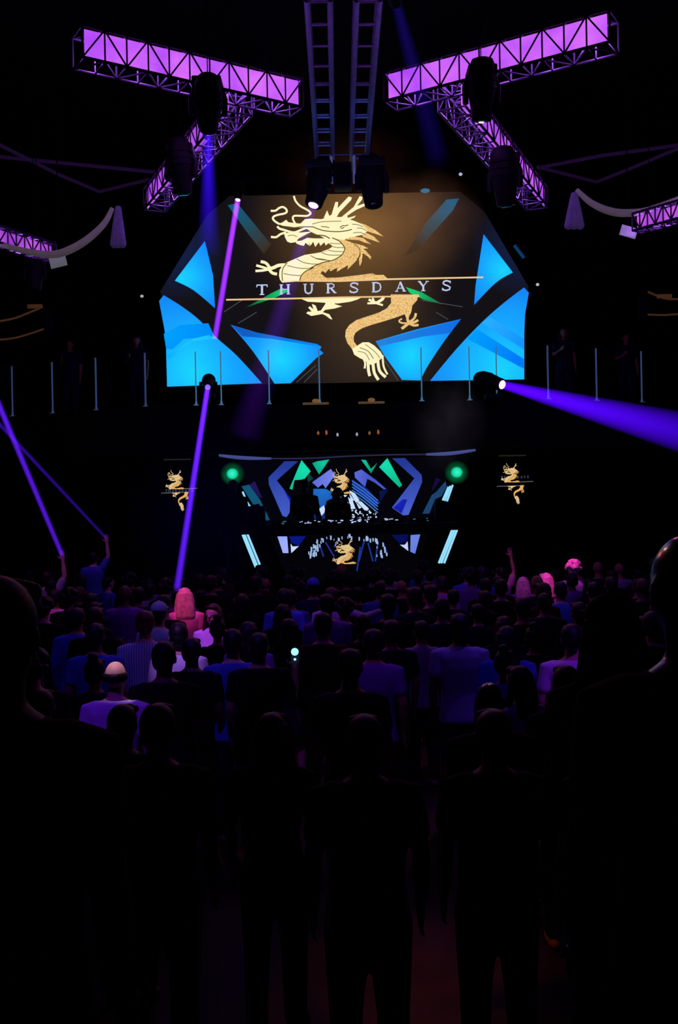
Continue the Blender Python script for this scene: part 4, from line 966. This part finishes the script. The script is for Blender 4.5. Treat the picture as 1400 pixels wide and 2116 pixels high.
# shirt with woven vertical stripes
m, nt, out = newmat('cloth_striped'); bs_ = nt.nodes.new('ShaderNodeBsdfPrincipled'); tc = nt.nodes.new('ShaderNodeTexCoord'); wv = nt.nodes.new('ShaderNodeTexWave')
wv.wave_type = 'BANDS'; wv.bands_direction = 'X'; wv.inputs['Scale'].default_value = 14; nt.links.new(tc.outputs['Object'], wv.inputs['Vector'])
rp = nt.nodes.new('ShaderNodeValToRGB'); rp.color_ramp.elements[0].color = lin((110, 116, 150)) + (1,); rp.color_ramp.elements[1].color = lin((210, 212, 226)) + (1,)
nt.links.new(wv.outputs['Fac'], rp.inputs['Fac']); nt.links.new(rp.outputs['Color'], bs_.inputs['Base Color']); bs_.inputs['Roughness'].default_value = .9; nt.links.new(bs_.outputs[0], out.inputs['Surface']); CL['stripe'] = m
PEOPLE = []
def person(loc, h, yaw, pose='down', sex='m', hair='short', hc='black', shirt='black', sleeve='short', legs='jean', skin=0, label='', group=None, cap=None, eyes=False, shoes=False, short=None, skirt=False, sil=False):
    k = h / 1.757
    body = put('person', cached(body_mesh, pose, sex), skin if not isinstance(skin, int) else SK[skin])
    body.location = loc; body.rotation_euler = (0, 0, yaw); body.scale = (k, k, k)
    put('shirt', cached(shirt_mesh, pose, sex, sleeve), CL[shirt], body)
    if skirt: put('skirt', cached(skirt_mesh), CL[legs], body)
    else: put('trousers', cached(trousers_mesh, sex), CL[legs], body)
    if hair not in ('bald',): put('hair', cached(hair_mesh, hair), HA[hc], body)
    if cap: put('cap', cached(cap_mesh), CL[cap], body)
    if eyes: put('eyes', cached(eyes_mesh), M['eyewhite'], body)
    if shoes:
        for s in (-1, 1):
            q = put('shoe', cached(shoe_mesh), CL['black'], body); q.location = (s * .106, 0, 0); q.rotation_euler = (0, 0, -s * .08)
    tag(body, label, 'person', group)
    PEOPLE.append([body, short, Vector(loc), h])
    return body
M['eyewhite'] = pbr('eye_white', (190, 180, 178), .3, noise=.05)
def at_head(x, y, h, floor=0.0):
    p = PZ(x, y, floor + h); return Vector((p.x, p.y, floor))
CUSTOM = [
 # x, ytop, h, floor, yaw, kwargs, label, short name
 (237, 1366, 1.70, 0, 0, dict(hair='ring', hc='black', shirt='white', skin=0), 'balding man in a white shirt with a bright spot of light on his crown', 'the balding man with the lit crown'),
 (299, 1262, 1.83, 0, .1, dict(hair='short', hc='red', shirt='stripe', sleeve='long'), 'red-haired man seen from behind in a striped blue-lit shirt', 'the man in the striped shirt'),
 (381, 1215, 1.80, 0, .2, dict(hair='long', hc='blonde', shirt='pink', sex='f', skin=0), 'woman with long blonde hair lit hot pink where the violet beam lands', 'the pink-lit blonde woman'),
 (440, 1248, 1.72, 0, math.pi - .3, dict(hair='long', hc='brown', shirt='white', sex='f', skin=0, eyes=True, pose='drink'), 'woman in a pale top turned to the camera, lit violet', 'the woman facing the camera'),
 (328, 1247, 1.76, 0, -.1, dict(hair='short', hc='black', shirt='pale', cap='pale', sleeve='long'), 'person in a pale cap with blue light on it', 'the person in the pale cap'),
 (368, 1287, 1.76, 0, .1, dict(hair='short', hc='black', shirt='white', skin=0), 'person in a dazzling white top glimpsed between two dark heads', 'the person in the dazzling top'),
 (338, 1326, 1.80, 0, 0, dict(hair='short', hc='black', shirt='black', skin=2), 'dark head directly left of the dazzling white top', 'the dark head left of the dazzling top'),
 (395, 1318, 1.70, 0, 0, dict(hair='short', hc='black', shirt='black', skin=2), 'dark head directly right of the dazzling white top', 'the dark head right of the dazzling top'),
 (1127, 1184, 1.76, 0, .3, dict(hair='long', hc='blonde', shirt='pink', sex='f', skin=0), 'long-haired woman lit brilliant magenta, right of the booth', 'the magenta long-haired woman'),
 (1080, 1192, 1.64, 0, -.2, dict(hair='long', hc='blonde', shirt='purple', sex='f', skin=0), 'long-haired woman lit dim purple, left of the brilliant magenta woman', 'the dim purple long-haired woman'),
 (1183, 1160, 1.84, 0, .2, dict(hair='curly', hc='blonde', shirt='white', sex='f', skin=0), 'curly-haired blonde woman, her hair a glowing pink puff', 'the curly pink-haired woman'),
 (1180, 1290, 1.78, 0, -.25, dict(hair='short', hc='black', shirt='white', sleeve='short', skin=0), 'man in a purple-lit short-sleeved tee near the right edge', 'the man in the purple-lit tee'),
 (948, 1268, 1.80, 0, 0, dict(hair='short', hc='black', shirt='pale', sleeve='short', skin=2), 'broad-shouldered man in a pale polo lit blue, seen from behind', 'the man in the pale polo'),
 (534, 1308, 1.75, 0, 0, dict(hair='short', hc='black', shirt='black', pose='phone', skin=1), 'person in black holding up a phone with a bright white flash', 'the person with the phone'),
 (97, 1180, 1.82, 0, .1, dict(hair='short', hc='black', shirt='pale', pose='up', skin=0), 'person at far left raising one hand into the brighter violet beam', 'the hand raised into the brighter beam'),
 (193, 1140, 1.66, .42, .0, dict(hair='short', hc='black', shirt='blue', pose='up', skin=0), 'person in a blue top raising one hand into the faint violet beam', 'the hand raised into the faint beam'),
 (770, 1300, 1.75, 0, -.1, dict(hair='short', hc='black', shirt='purple', skin=1), 'man in a dim purple shirt right of centre, seen from behind', 'the man in the dim purple shirt'),
 (684, 1214, 1.76, 0, .1, dict(hair='short', hc='brown', shirt='pale', pose='out', sleeve='long', skin=1), 'person stretching a violet-lit sleeved arm out to the right', 'the person stretching a sleeved arm'),
 (722, 1341, 1.79, 0, 0, dict(hair='short', hc='black', shirt='navy', skin=1), 'man in a dark navy shirt at the very centre of the crowd', 'the man in navy at the centre'),
 (1012, 1409, 1.75, 0, .1, dict(hair='bald', shirt='black', skin=SK_SHINE), 'bald man in black with a warm glint on top of his head', 'the bald man with the glint'),
 (1018, 1467, 1.78, 0, 0, dict(hair='short', hc='red', shirt='black', skin=1, shoes=True), 'dark silhouetted person with faint reddish hair in front of the bald man', 'the reddish-haired silhouette'),
 (158, 1256, 1.75, 0, 0, dict(hair='short', hc='black', shirt='blue', sleeve='long', skin=1), 'person in a blue shirt left of the striped shirt', 'the person in blue at the left'),
 (196, 1288, 1.76, 0, .1, dict(hair='short', hc='black', shirt='blue', sleeve='short', skin=1), 'person in a blue tee up and left of the balding man', 'the person in the blue tee'),
 (480, 1300, 1.75, 0, .1, dict(hair='short', hc='black', shirt='blue', sleeve='short', skin=0), 'dark-haired person with one blue-lit shoulder below the woman facing the camera', 'the person with the blue shoulder'),
 (512, 1285, 1.70, 0, -.1, dict(hair='long', hc='black', shirt='purple', sex='f', skin=1), 'woman with long dark hair in a purple top above the phone', 'the long dark-haired woman in purple'),
 (586, 1216, 1.76, 0, .1, dict(hair='short', hc='black', shirt='blue', sleeve='long', skin=1), 'man in a long-sleeved blue shirt left of the outstretched sleeved arm', 'the man in long blue sleeves'),
 (647, 1197, 1.77, 0, 0, dict(hair='short', hc='black', shirt='navy', cap='blue', skin=1), 'person in a blue cap below the mirrored dragon', 'the person in the blue cap'),
 (913, 1190, 1.74, 0, 0, dict(hair='short', hc='black', shirt='purple', skin=1), 'person in a violet tee below the right tube lights', 'the person in the violet tee'),
 (964, 1172, 1.76, 0, .2, dict(hair='short', hc='black', shirt='blue', skin=1, sleeve='long'), 'person in blue just right of the violet tee', 'the person in blue beside the violet tee'),
 (996, 1170, 1.80, 0, .1, dict(hair='long', hc='black', shirt='blue', sex='f', skin=0), 'woman in a blue top right of the tube lights', 'the woman in the blue top'),
 (1157, 1202, 1.76, 0, 0, dict(hair='short', hc='black', shirt='blue', skin=0), 'man in a bright blue shirt below the curly pink-haired woman', 'the man in the bright blue shirt'),
 (1262, 1192, 1.76, 0, 0, dict(hair='short', hc='black', shirt='blue', skin=1, sleeve='long'), 'broad man in a blue shirt near the right edge', 'the broad man in blue at the right'),
 (1046, 1294, 1.72, 0, -.2, dict(hair='long', hc='black', shirt='blue', sex='f', skin=1), 'long-haired woman in blue right of the pale polo', 'the woman right of the polo'),
 (1034, 1172, 1.74, 0, .3, dict(hair='short', hc='black', shirt='pink', pose='up', skin=0, sex='f'), 'person raising one pink-lit hand near the right wing of the booth', 'the raised pink hand'),
 (456, 1172, 1.78, 0, .5, dict(hair='short', hc='brown', shirt='maroon', skin=0), 'person in maroon with a reddish-lit face left of the tube lights', 'the person with the reddish face'),
 (112, 1218, 1.72, 0, .3, dict(hair='short', hc='black', shirt='pink', skin=1), 'person with a pale pink collar at the far left', 'the person with the pink collar'),
 # near silhouettes
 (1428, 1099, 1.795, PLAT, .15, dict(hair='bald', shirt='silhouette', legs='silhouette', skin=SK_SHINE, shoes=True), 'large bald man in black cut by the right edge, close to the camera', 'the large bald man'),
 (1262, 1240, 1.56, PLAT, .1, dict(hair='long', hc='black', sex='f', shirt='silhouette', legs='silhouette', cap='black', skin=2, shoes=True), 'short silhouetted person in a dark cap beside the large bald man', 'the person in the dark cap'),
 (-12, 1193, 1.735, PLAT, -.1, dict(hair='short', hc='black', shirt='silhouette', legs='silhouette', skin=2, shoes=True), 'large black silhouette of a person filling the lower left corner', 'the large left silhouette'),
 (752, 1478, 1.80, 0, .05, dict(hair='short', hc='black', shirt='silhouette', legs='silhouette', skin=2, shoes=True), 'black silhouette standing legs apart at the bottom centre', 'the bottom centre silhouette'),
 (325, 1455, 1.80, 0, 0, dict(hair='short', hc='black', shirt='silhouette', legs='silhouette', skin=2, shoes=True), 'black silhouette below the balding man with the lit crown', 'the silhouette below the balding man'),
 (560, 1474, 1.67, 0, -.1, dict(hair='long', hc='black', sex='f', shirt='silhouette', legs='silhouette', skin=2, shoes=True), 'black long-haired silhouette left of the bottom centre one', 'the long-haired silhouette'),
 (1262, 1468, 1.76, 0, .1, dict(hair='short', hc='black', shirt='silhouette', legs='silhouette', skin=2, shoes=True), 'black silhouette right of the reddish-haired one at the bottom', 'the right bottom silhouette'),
]
p = at_head(193, 1140, 1.66, .42)
b = NB(); box(b, (p.x - .1, p.y, .21), (1.3, .9, .42), .01); o = obj('riser', b, M['matte'], smooth=False); tag(o, 'low black riser at the far left under the person in a blue top', 'riser')
taken = [Vector((p.x - .5, p.y)), Vector((p.x + .4, p.y))]
for x, y, h, fl_, yaw, kw, lab, sh in CUSTOM:
    p = at_head(x, y, h, fl_)
    person(p, h, yaw, label=lab, short=sh, **kw); taken.append(Vector((p.x, p.y)))
    if kw.get('pose') == 'out': taken.append(Vector((p.x + .45, p.y)))
# DJs on the stage, people behind the railings
def stagep(x, y, d, floor, **kw):
    top = P(x, y, d); h = top.z - floor
    q = person(Vector((top.x, d, floor)), h, math.pi + kw.pop('turn', 0), **kw); return q
stagep(628, 990, 19.35, ZS, hair='short', shirt='silhouette', sleeve='long', pose='bent', skin=2, label='taller DJ silhouette standing at the left of the booth', short='the taller DJ', eyes=True)
dj = stagep(697, 1009, 19.3, ZS, hair='short', shirt='silhouette', sleeve='short', pose='bent', skin=2, label='DJ silhouette wearing headphones at the middle of the booth', short='the DJ with headphones', eyes=True)
bm_ = NB(); k_ = dj.scale.x
tube(bm_, [(math.cos(a) * .096, 0, 1.655 + math.sin(a) * .115) for a in [math.pi * i / 12 for i in range(13)]], .009, 8)
for s in (-1, 1): limb(bm_, [(s * .082, 0, 1.64), (s * .1, 0, 1.64)], [.034, .034], 12)
me_ = bpy.data.meshes.new('headphones'); bm_.to_mesh(me_); bm_.free(); hp = bpy.data.objects.new('headphones', me_); COL.objects.link(hp); me_.materials.append(M['black']); hp.parent = dj
stagep(481, 992, 19.3, ZS, hair='short', shirt='silhouette', sleeve='long', skin=2, label='dark figure standing at the left wing of the stage by the green lamp', short='the figure by the green lamp')
for x, y, d, lab, sx_ in ((145, 782, 20.9, 'dim figure behind the left balcony railing, second gap from the screen', 'm'), (283, 776, 20.6, 'dim teal-lit figure behind the left balcony railing nearest the screen', 'f'), (1165, 764, 20.6, 'dim bluish figure behind the right balcony railing nearest the screen', 'f'), (1294, 768, 21.4, 'dim figure behind the right balcony railing nearest the frame edge', 'm')):
    stagep(x, y, d, zb - .0, hair='long' if sx_ == 'f' else 'short', sex=sx_, shirt='navy', skin=1, pose='drink', label=lab) if P(x, y, d).z - zb > 1.2 else person(Vector((P(x, y, d).x, d, zb)), 1.66, math.pi, hair='long' if sx_ == 'f' else 'short', sex=sx_, shirt='navy', skin=1, pose='drink', label=lab)
# the rest of the crowd, each placed on the floor and named by whom it stands next to
rnd = random.Random(21)
NAMED = [(p[1], px_of(p[2] + Vector((0, 0, p[3])))) for p in PEOPLE if p[1] and p[2].z < .5 and p[2].y < 17.5]
anon = []
y = 5.4
row = 0
while y < 17.3:
    half = y * .345 + .15
    x = -half + rnd.uniform(0, .5)
    while x < half:
        q = Vector((x + rnd.uniform(-.09, .09) + CAM.x, y + rnd.uniform(-.16, .16)))
        ok = all((q - t_).length > .56 for t_ in taken)
        if abs(q.x - .12) < .75 and q.y < 6.9: ok = False      # the gap where the bare floor shows
        if ok: anon.append(q); taken.append(q)
        x += rnd.uniform(.60, .78) * (1.0 if y > 9 else 1.12)
    y += rnd.uniform(.66, .80); row += 1
ORD = ['', 'second ', 'third ', 'fourth ', 'fifth ', 'sixth ', 'seventh ', 'eighth ', 'ninth ', 'tenth ', 'eleventh ', 'twelfth ', 'thirteenth ', 'fourteenth ', 'fifteenth ', 'sixteenth ']
info = []
for q in anon:
    h = rnd.choice([1.62, 1.66, 1.70, 1.73, 1.76, 1.79, 1.82])
    sx_ = 'f' if h < 1.69 and rnd.random() < .8 else 'm'
    hair = rnd.choice(['long', 'long', 'bun', 'short']) if sx_ == 'f' else rnd.choice(['short'] * 6 + ['curly', 'bald'])
    X, Y = px_of((q.x, q.y, h))
    best = min(range(len(NAMED)), key=lambda i: (NAMED[i][1][0] - X) ** 2 + 2.2 * (NAMED[i][1][1] - Y) ** 2)
    nx, ny = NAMED[best][1]; dx, dy = X - nx, Y - ny
    rel = ('left of' if dx < 0 else 'right of') if abs(dx) > 1.4 * abs(dy) else ('behind' if dy < 0 else 'in front of')
    info.append([q, h, sx_, hair, best, rel, math.hypot(dx, dy)])
count = {}
for it in sorted(info, key=lambda t_: t_[6]):
    key = (it[4], it[5]); n = count.get(key, 0); count[key] = n + 1
    q, h, sx_, hair, best, rel, _ = it
    shirt = rnd.choice(['black'] * 5 + ['navy'] * 3 + ['char'] * 3 + ['maroon', 'blue', 'pale', 'purple'])
    hn = {'long': 'long-haired', 'bun': 'bun-haired', 'short': 'short-haired', 'curly': 'curly-haired', 'bald': 'bald'}[hair]
    cn = {'black': 'black', 'navy': 'navy', 'char': 'charcoal', 'maroon': 'maroon', 'blue': 'blue', 'pale': 'grey', 'purple': 'purple'}[shirt]
    where = (ORD[n] + rel).strip() if rel in ('behind', 'in front of') else (ORD[n] + rel).strip()
    lab = '%s clubgoer in %s %s %s' % (hn, cn, where, NAMED[best][0])
    person(Vector((q.x, q.y, 0)), h, rnd.gauss(0, .3), pose=rnd.choice(['down', 'down', 'down', 'bent', 'drink'] + (['up'] if q.y > 14.5 and q.x < -4.0 and rnd.random() < .25 else [])), sex=sx_, hair=hair, hc=rnd.choice(['black', 'black', 'brown']),
           shirt=shirt, sleeve=rnd.choice(['short', 'long']) , legs=rnd.choice(['jean', 'black', 'char']), skin=rnd.choice([0, 1, 1, 2]), label=lab, group='dim clubgoers facing the stage', skirt=(sx_ == 'f' and rnd.random() < .3))
# the phone with its flash on
pp = [p for p in PEOPLE if p[1] == 'the person with the phone'][0]
pk = pp[0].scale.x
hp_ = pp[2] + Vector((.272, .30, 1.53)) * pk
t = empty('smartphone', hp_, 'smartphone held up in the crowd with a bright white flash', 'phone')
b = NB(); box(b, hp_, (.075, .010, .15), .006); obj('case', b, M['black'], t)
b = NB(); box(b, hp_ + Vector((0, -.0055, -.01)), (.064, .002, .12), .0); obj('screen', b, glow('phone_screen', (16, 26, 40), 1.0), t)
for dz, r in ((.03, .032), (-.032, .011)):
    b = NB(); tube(b, [hp_ + Vector((0, -.006, dz)), hp_ + Vector((0, -.012, dz))], [r, r * .8], 18); obj('flash', b, glow('phone_flash', (170, 232, 255), 1.2), t)

def hand_of(s_):
    q = [p for p in PEOPLE if p[1] == s_][0][0]
    return Vector(q.location) + Matrix.Rotation(q.rotation_euler.z, 3, 'Z') @ (Vector((.225, .095, 2.0)) * q.scale.x)
l1 = hand_of('the hand raised into the brighter beam'); hx, hy = px_of(l1); l0 = P(hx - 201, hy - 478, 14.5)
moving_head(l0, l1 - l0, 'moving head outside the left edge whose violet beam meets a raised hand', .9, 'lens_blue', 1, ((92, 26, 235), l1, .055, .045, .95, .55, .7), .06)
l1 = hand_of('the hand raised into the faint beam'); hx, hy = px_of(l1); l0 = P(hx - 333, hy - 356, 15)
moving_head(l0, l1 - l0, 'moving head outside the left edge with a faint violet beam crossing the brighter one', .9, 'lens_blue', 1, ((70, 20, 200), l1, .04, .03, .42, .5, .7), .05)

# ------------------------------------------------------------------ light on the crowd
def spot(loc, tgt, energy, rgb, angle, blend=.5, size=.1):
    l = bpy.data.lights.new('scene_spot', 'SPOT'); l.energy = energy; l.color = rgb; l.spot_size = math.radians(angle); l.spot_blend = blend; l.shadow_soft_size = size
    o = bpy.data.objects.new('scene_spot', l); COL.objects.link(o); o.location = loc
    o.rotation_euler = (Vector(tgt) - Vector(loc)).to_track_quat('-Z', 'Y').to_euler(); return o
def area(loc, tgt, energy, rgb, sx, sy):
    l = bpy.data.lights.new('wash_light', 'AREA'); l.shape = 'RECTANGLE'; l.size = sx; l.size_y = sy; l.energy = energy; l.color = rgb
    o = bpy.data.objects.new('wash_light', l); COL.objects.link(o); o.location = loc
    o.rotation_euler = (Vector(tgt) - Vector(loc)).to_track_quat('-Z', 'Y').to_euler(); return o
def who(s): return [p for p in PEOPLE if p[1] == s][0]
def hit(name, energy, rgb, angle, dz=1.3, off=(-.6, -3.2, 5.2), **k):
    p = who(name)[2]; tg = p + Vector((0, 0, dz)); spot(tg + Vector(off), tg, energy, rgb, angle, **k)
spot((0, 4.2, 9.6), (0, 11.8, 1.0), 230, (.13, .022, 1.0), 56, .5, .8)        # violet wash from the rig
spot((-3.5, 17.6, 7.0), (-1, 8.5, 1.2), 150, (1.0, .14, .12), 62, .6, .3)   # warm red glow from the stage rig
spot((3.5, 17.6, 7.0), (1, 8.5, 1.2), 130, (1.0, .18, .14), 62, .6, .3)
spot((0, 12.6, 6.2), (0, 16.5, 8.9), 260, (.03, .26, 1.0), 50, .8, .2)          # added lamp for the blue screen spill on the ladder trusses
V, PK, MG = (.28, .03, 1.0), (1.0, .07, .42), (1.0, .05, .80)
hit('the balding man with the lit crown', 380, (.16, .012, 1.0), 10, 1.3)
hit('the balding man with the lit crown', 6000, (1.0, .66, 1.0), 1.15, 1.71, (-.3, -1.1, 5.5))
hit('the man in the striped shirt', 90, (.12, .08, 1.0), 10)
hit('the pink-lit blonde woman', 1100, PK, 5, 1.55)
hit('the woman facing the camera', 1100, (.55, .06, 1.0), 7, 1.35)
hit('the person in the pale cap', 320, (.16, .10, 1.0), 9, 1.5)
hit('the person in the dazzling top', 1100, (.42, .16, 1.0), 5, 1.38)
hit('the magenta long-haired woman', 1300, MG, 4, 1.5)
hit('the dim purple long-haired woman', 330, (.75, .05, 1.0), 4, 1.45)
hit('the curly pink-haired woman', 1600, MG, 4.2, 1.76, (-1.7, -2.0, 4.8))
hit('the man in the purple-lit tee', 420, (.27, .015, 1.0), 11, 1.2, (1.8, -3.0, 5.0))
hit('the man in the pale polo', 300, (.12, .035, 1.0), 7, 1.45, (.9, -.5, 5.4))
hit('the hand raised into the brighter beam', 300, (.7, .12, 1.0), 6, 1.9)
hit('the hand raised into the faint beam', 260, (.4, .10, 1.0), 7, 1.7)
hit('the man in the dim purple shirt', 150, V, 9, 1.3)
hit('the person stretching a sleeved arm', 380, V, 9, 1.4)
hit('the man in the bright blue shirt', 200, (.12, .08, 1.0), 7, 1.3)
hit('the broad man in blue at the right', 130, (.2, .1, 1.0), 8, 1.3)
hit('the person in blue at the left', 130, (.12, .06, 1.0), 9, 1.3)
hit('the person in the blue tee', 130, (.12, .06, 1.0), 9, 1.3)
hit('the person with the blue shoulder', 320, (.14, .06, 1.0), 9, 1.3)
hit('the long dark-haired woman in purple', 320, V, 9, 1.3)
hit('the man in long blue sleeves', 320, (.2, .06, 1.0), 9, 1.3)
hit('the raised pink hand', 300, (.9, .12, .7), 5, 1.9)
hit('the person with the reddish face', 120, (1.0, .12, .2), 7, 1.6, (-2.0, 2.0, 3.0))
hit('the bald man with the glint', 20, (1.0, .76, .5), 5, 1.72, (.1, 3.2, 3.4))
hit('the large bald man', 40, (1.0, .62, .55), 3.0, 1.80, (-1.6, 4.6, 2.2))
spot((.22, 5.5, 1.5), (.3, 5.8, 0), 26, (1.0, .24, .12), 70, .9)         # added low lamp reddening the bare floor between the legs
haze(430, 1050, 17.2, 1.7, .4, 1.9, (26, 10, 110), .22, .8, .2, 'faint indigo haze hanging left of the DJ booth')  # emissive cloud added to tint the dark air blue
for nm, e_, c_ in (('the person in the violet tee', 260, (.5, .05, 1.0)), ('the person in blue beside the violet tee', 240, (.2, .03, 1.0)), ('the woman in the blue top', 240, (.22, .03, 1.0)), ('the person in the blue cap', 200, (.14, .03, 1.0)), ('the woman right of the polo', 150, (.1, .03, 1.0)), ('the person with the pink collar', 300, (.8, .1, .9))):
    hit(nm, e_, c_, 6, 1.4)
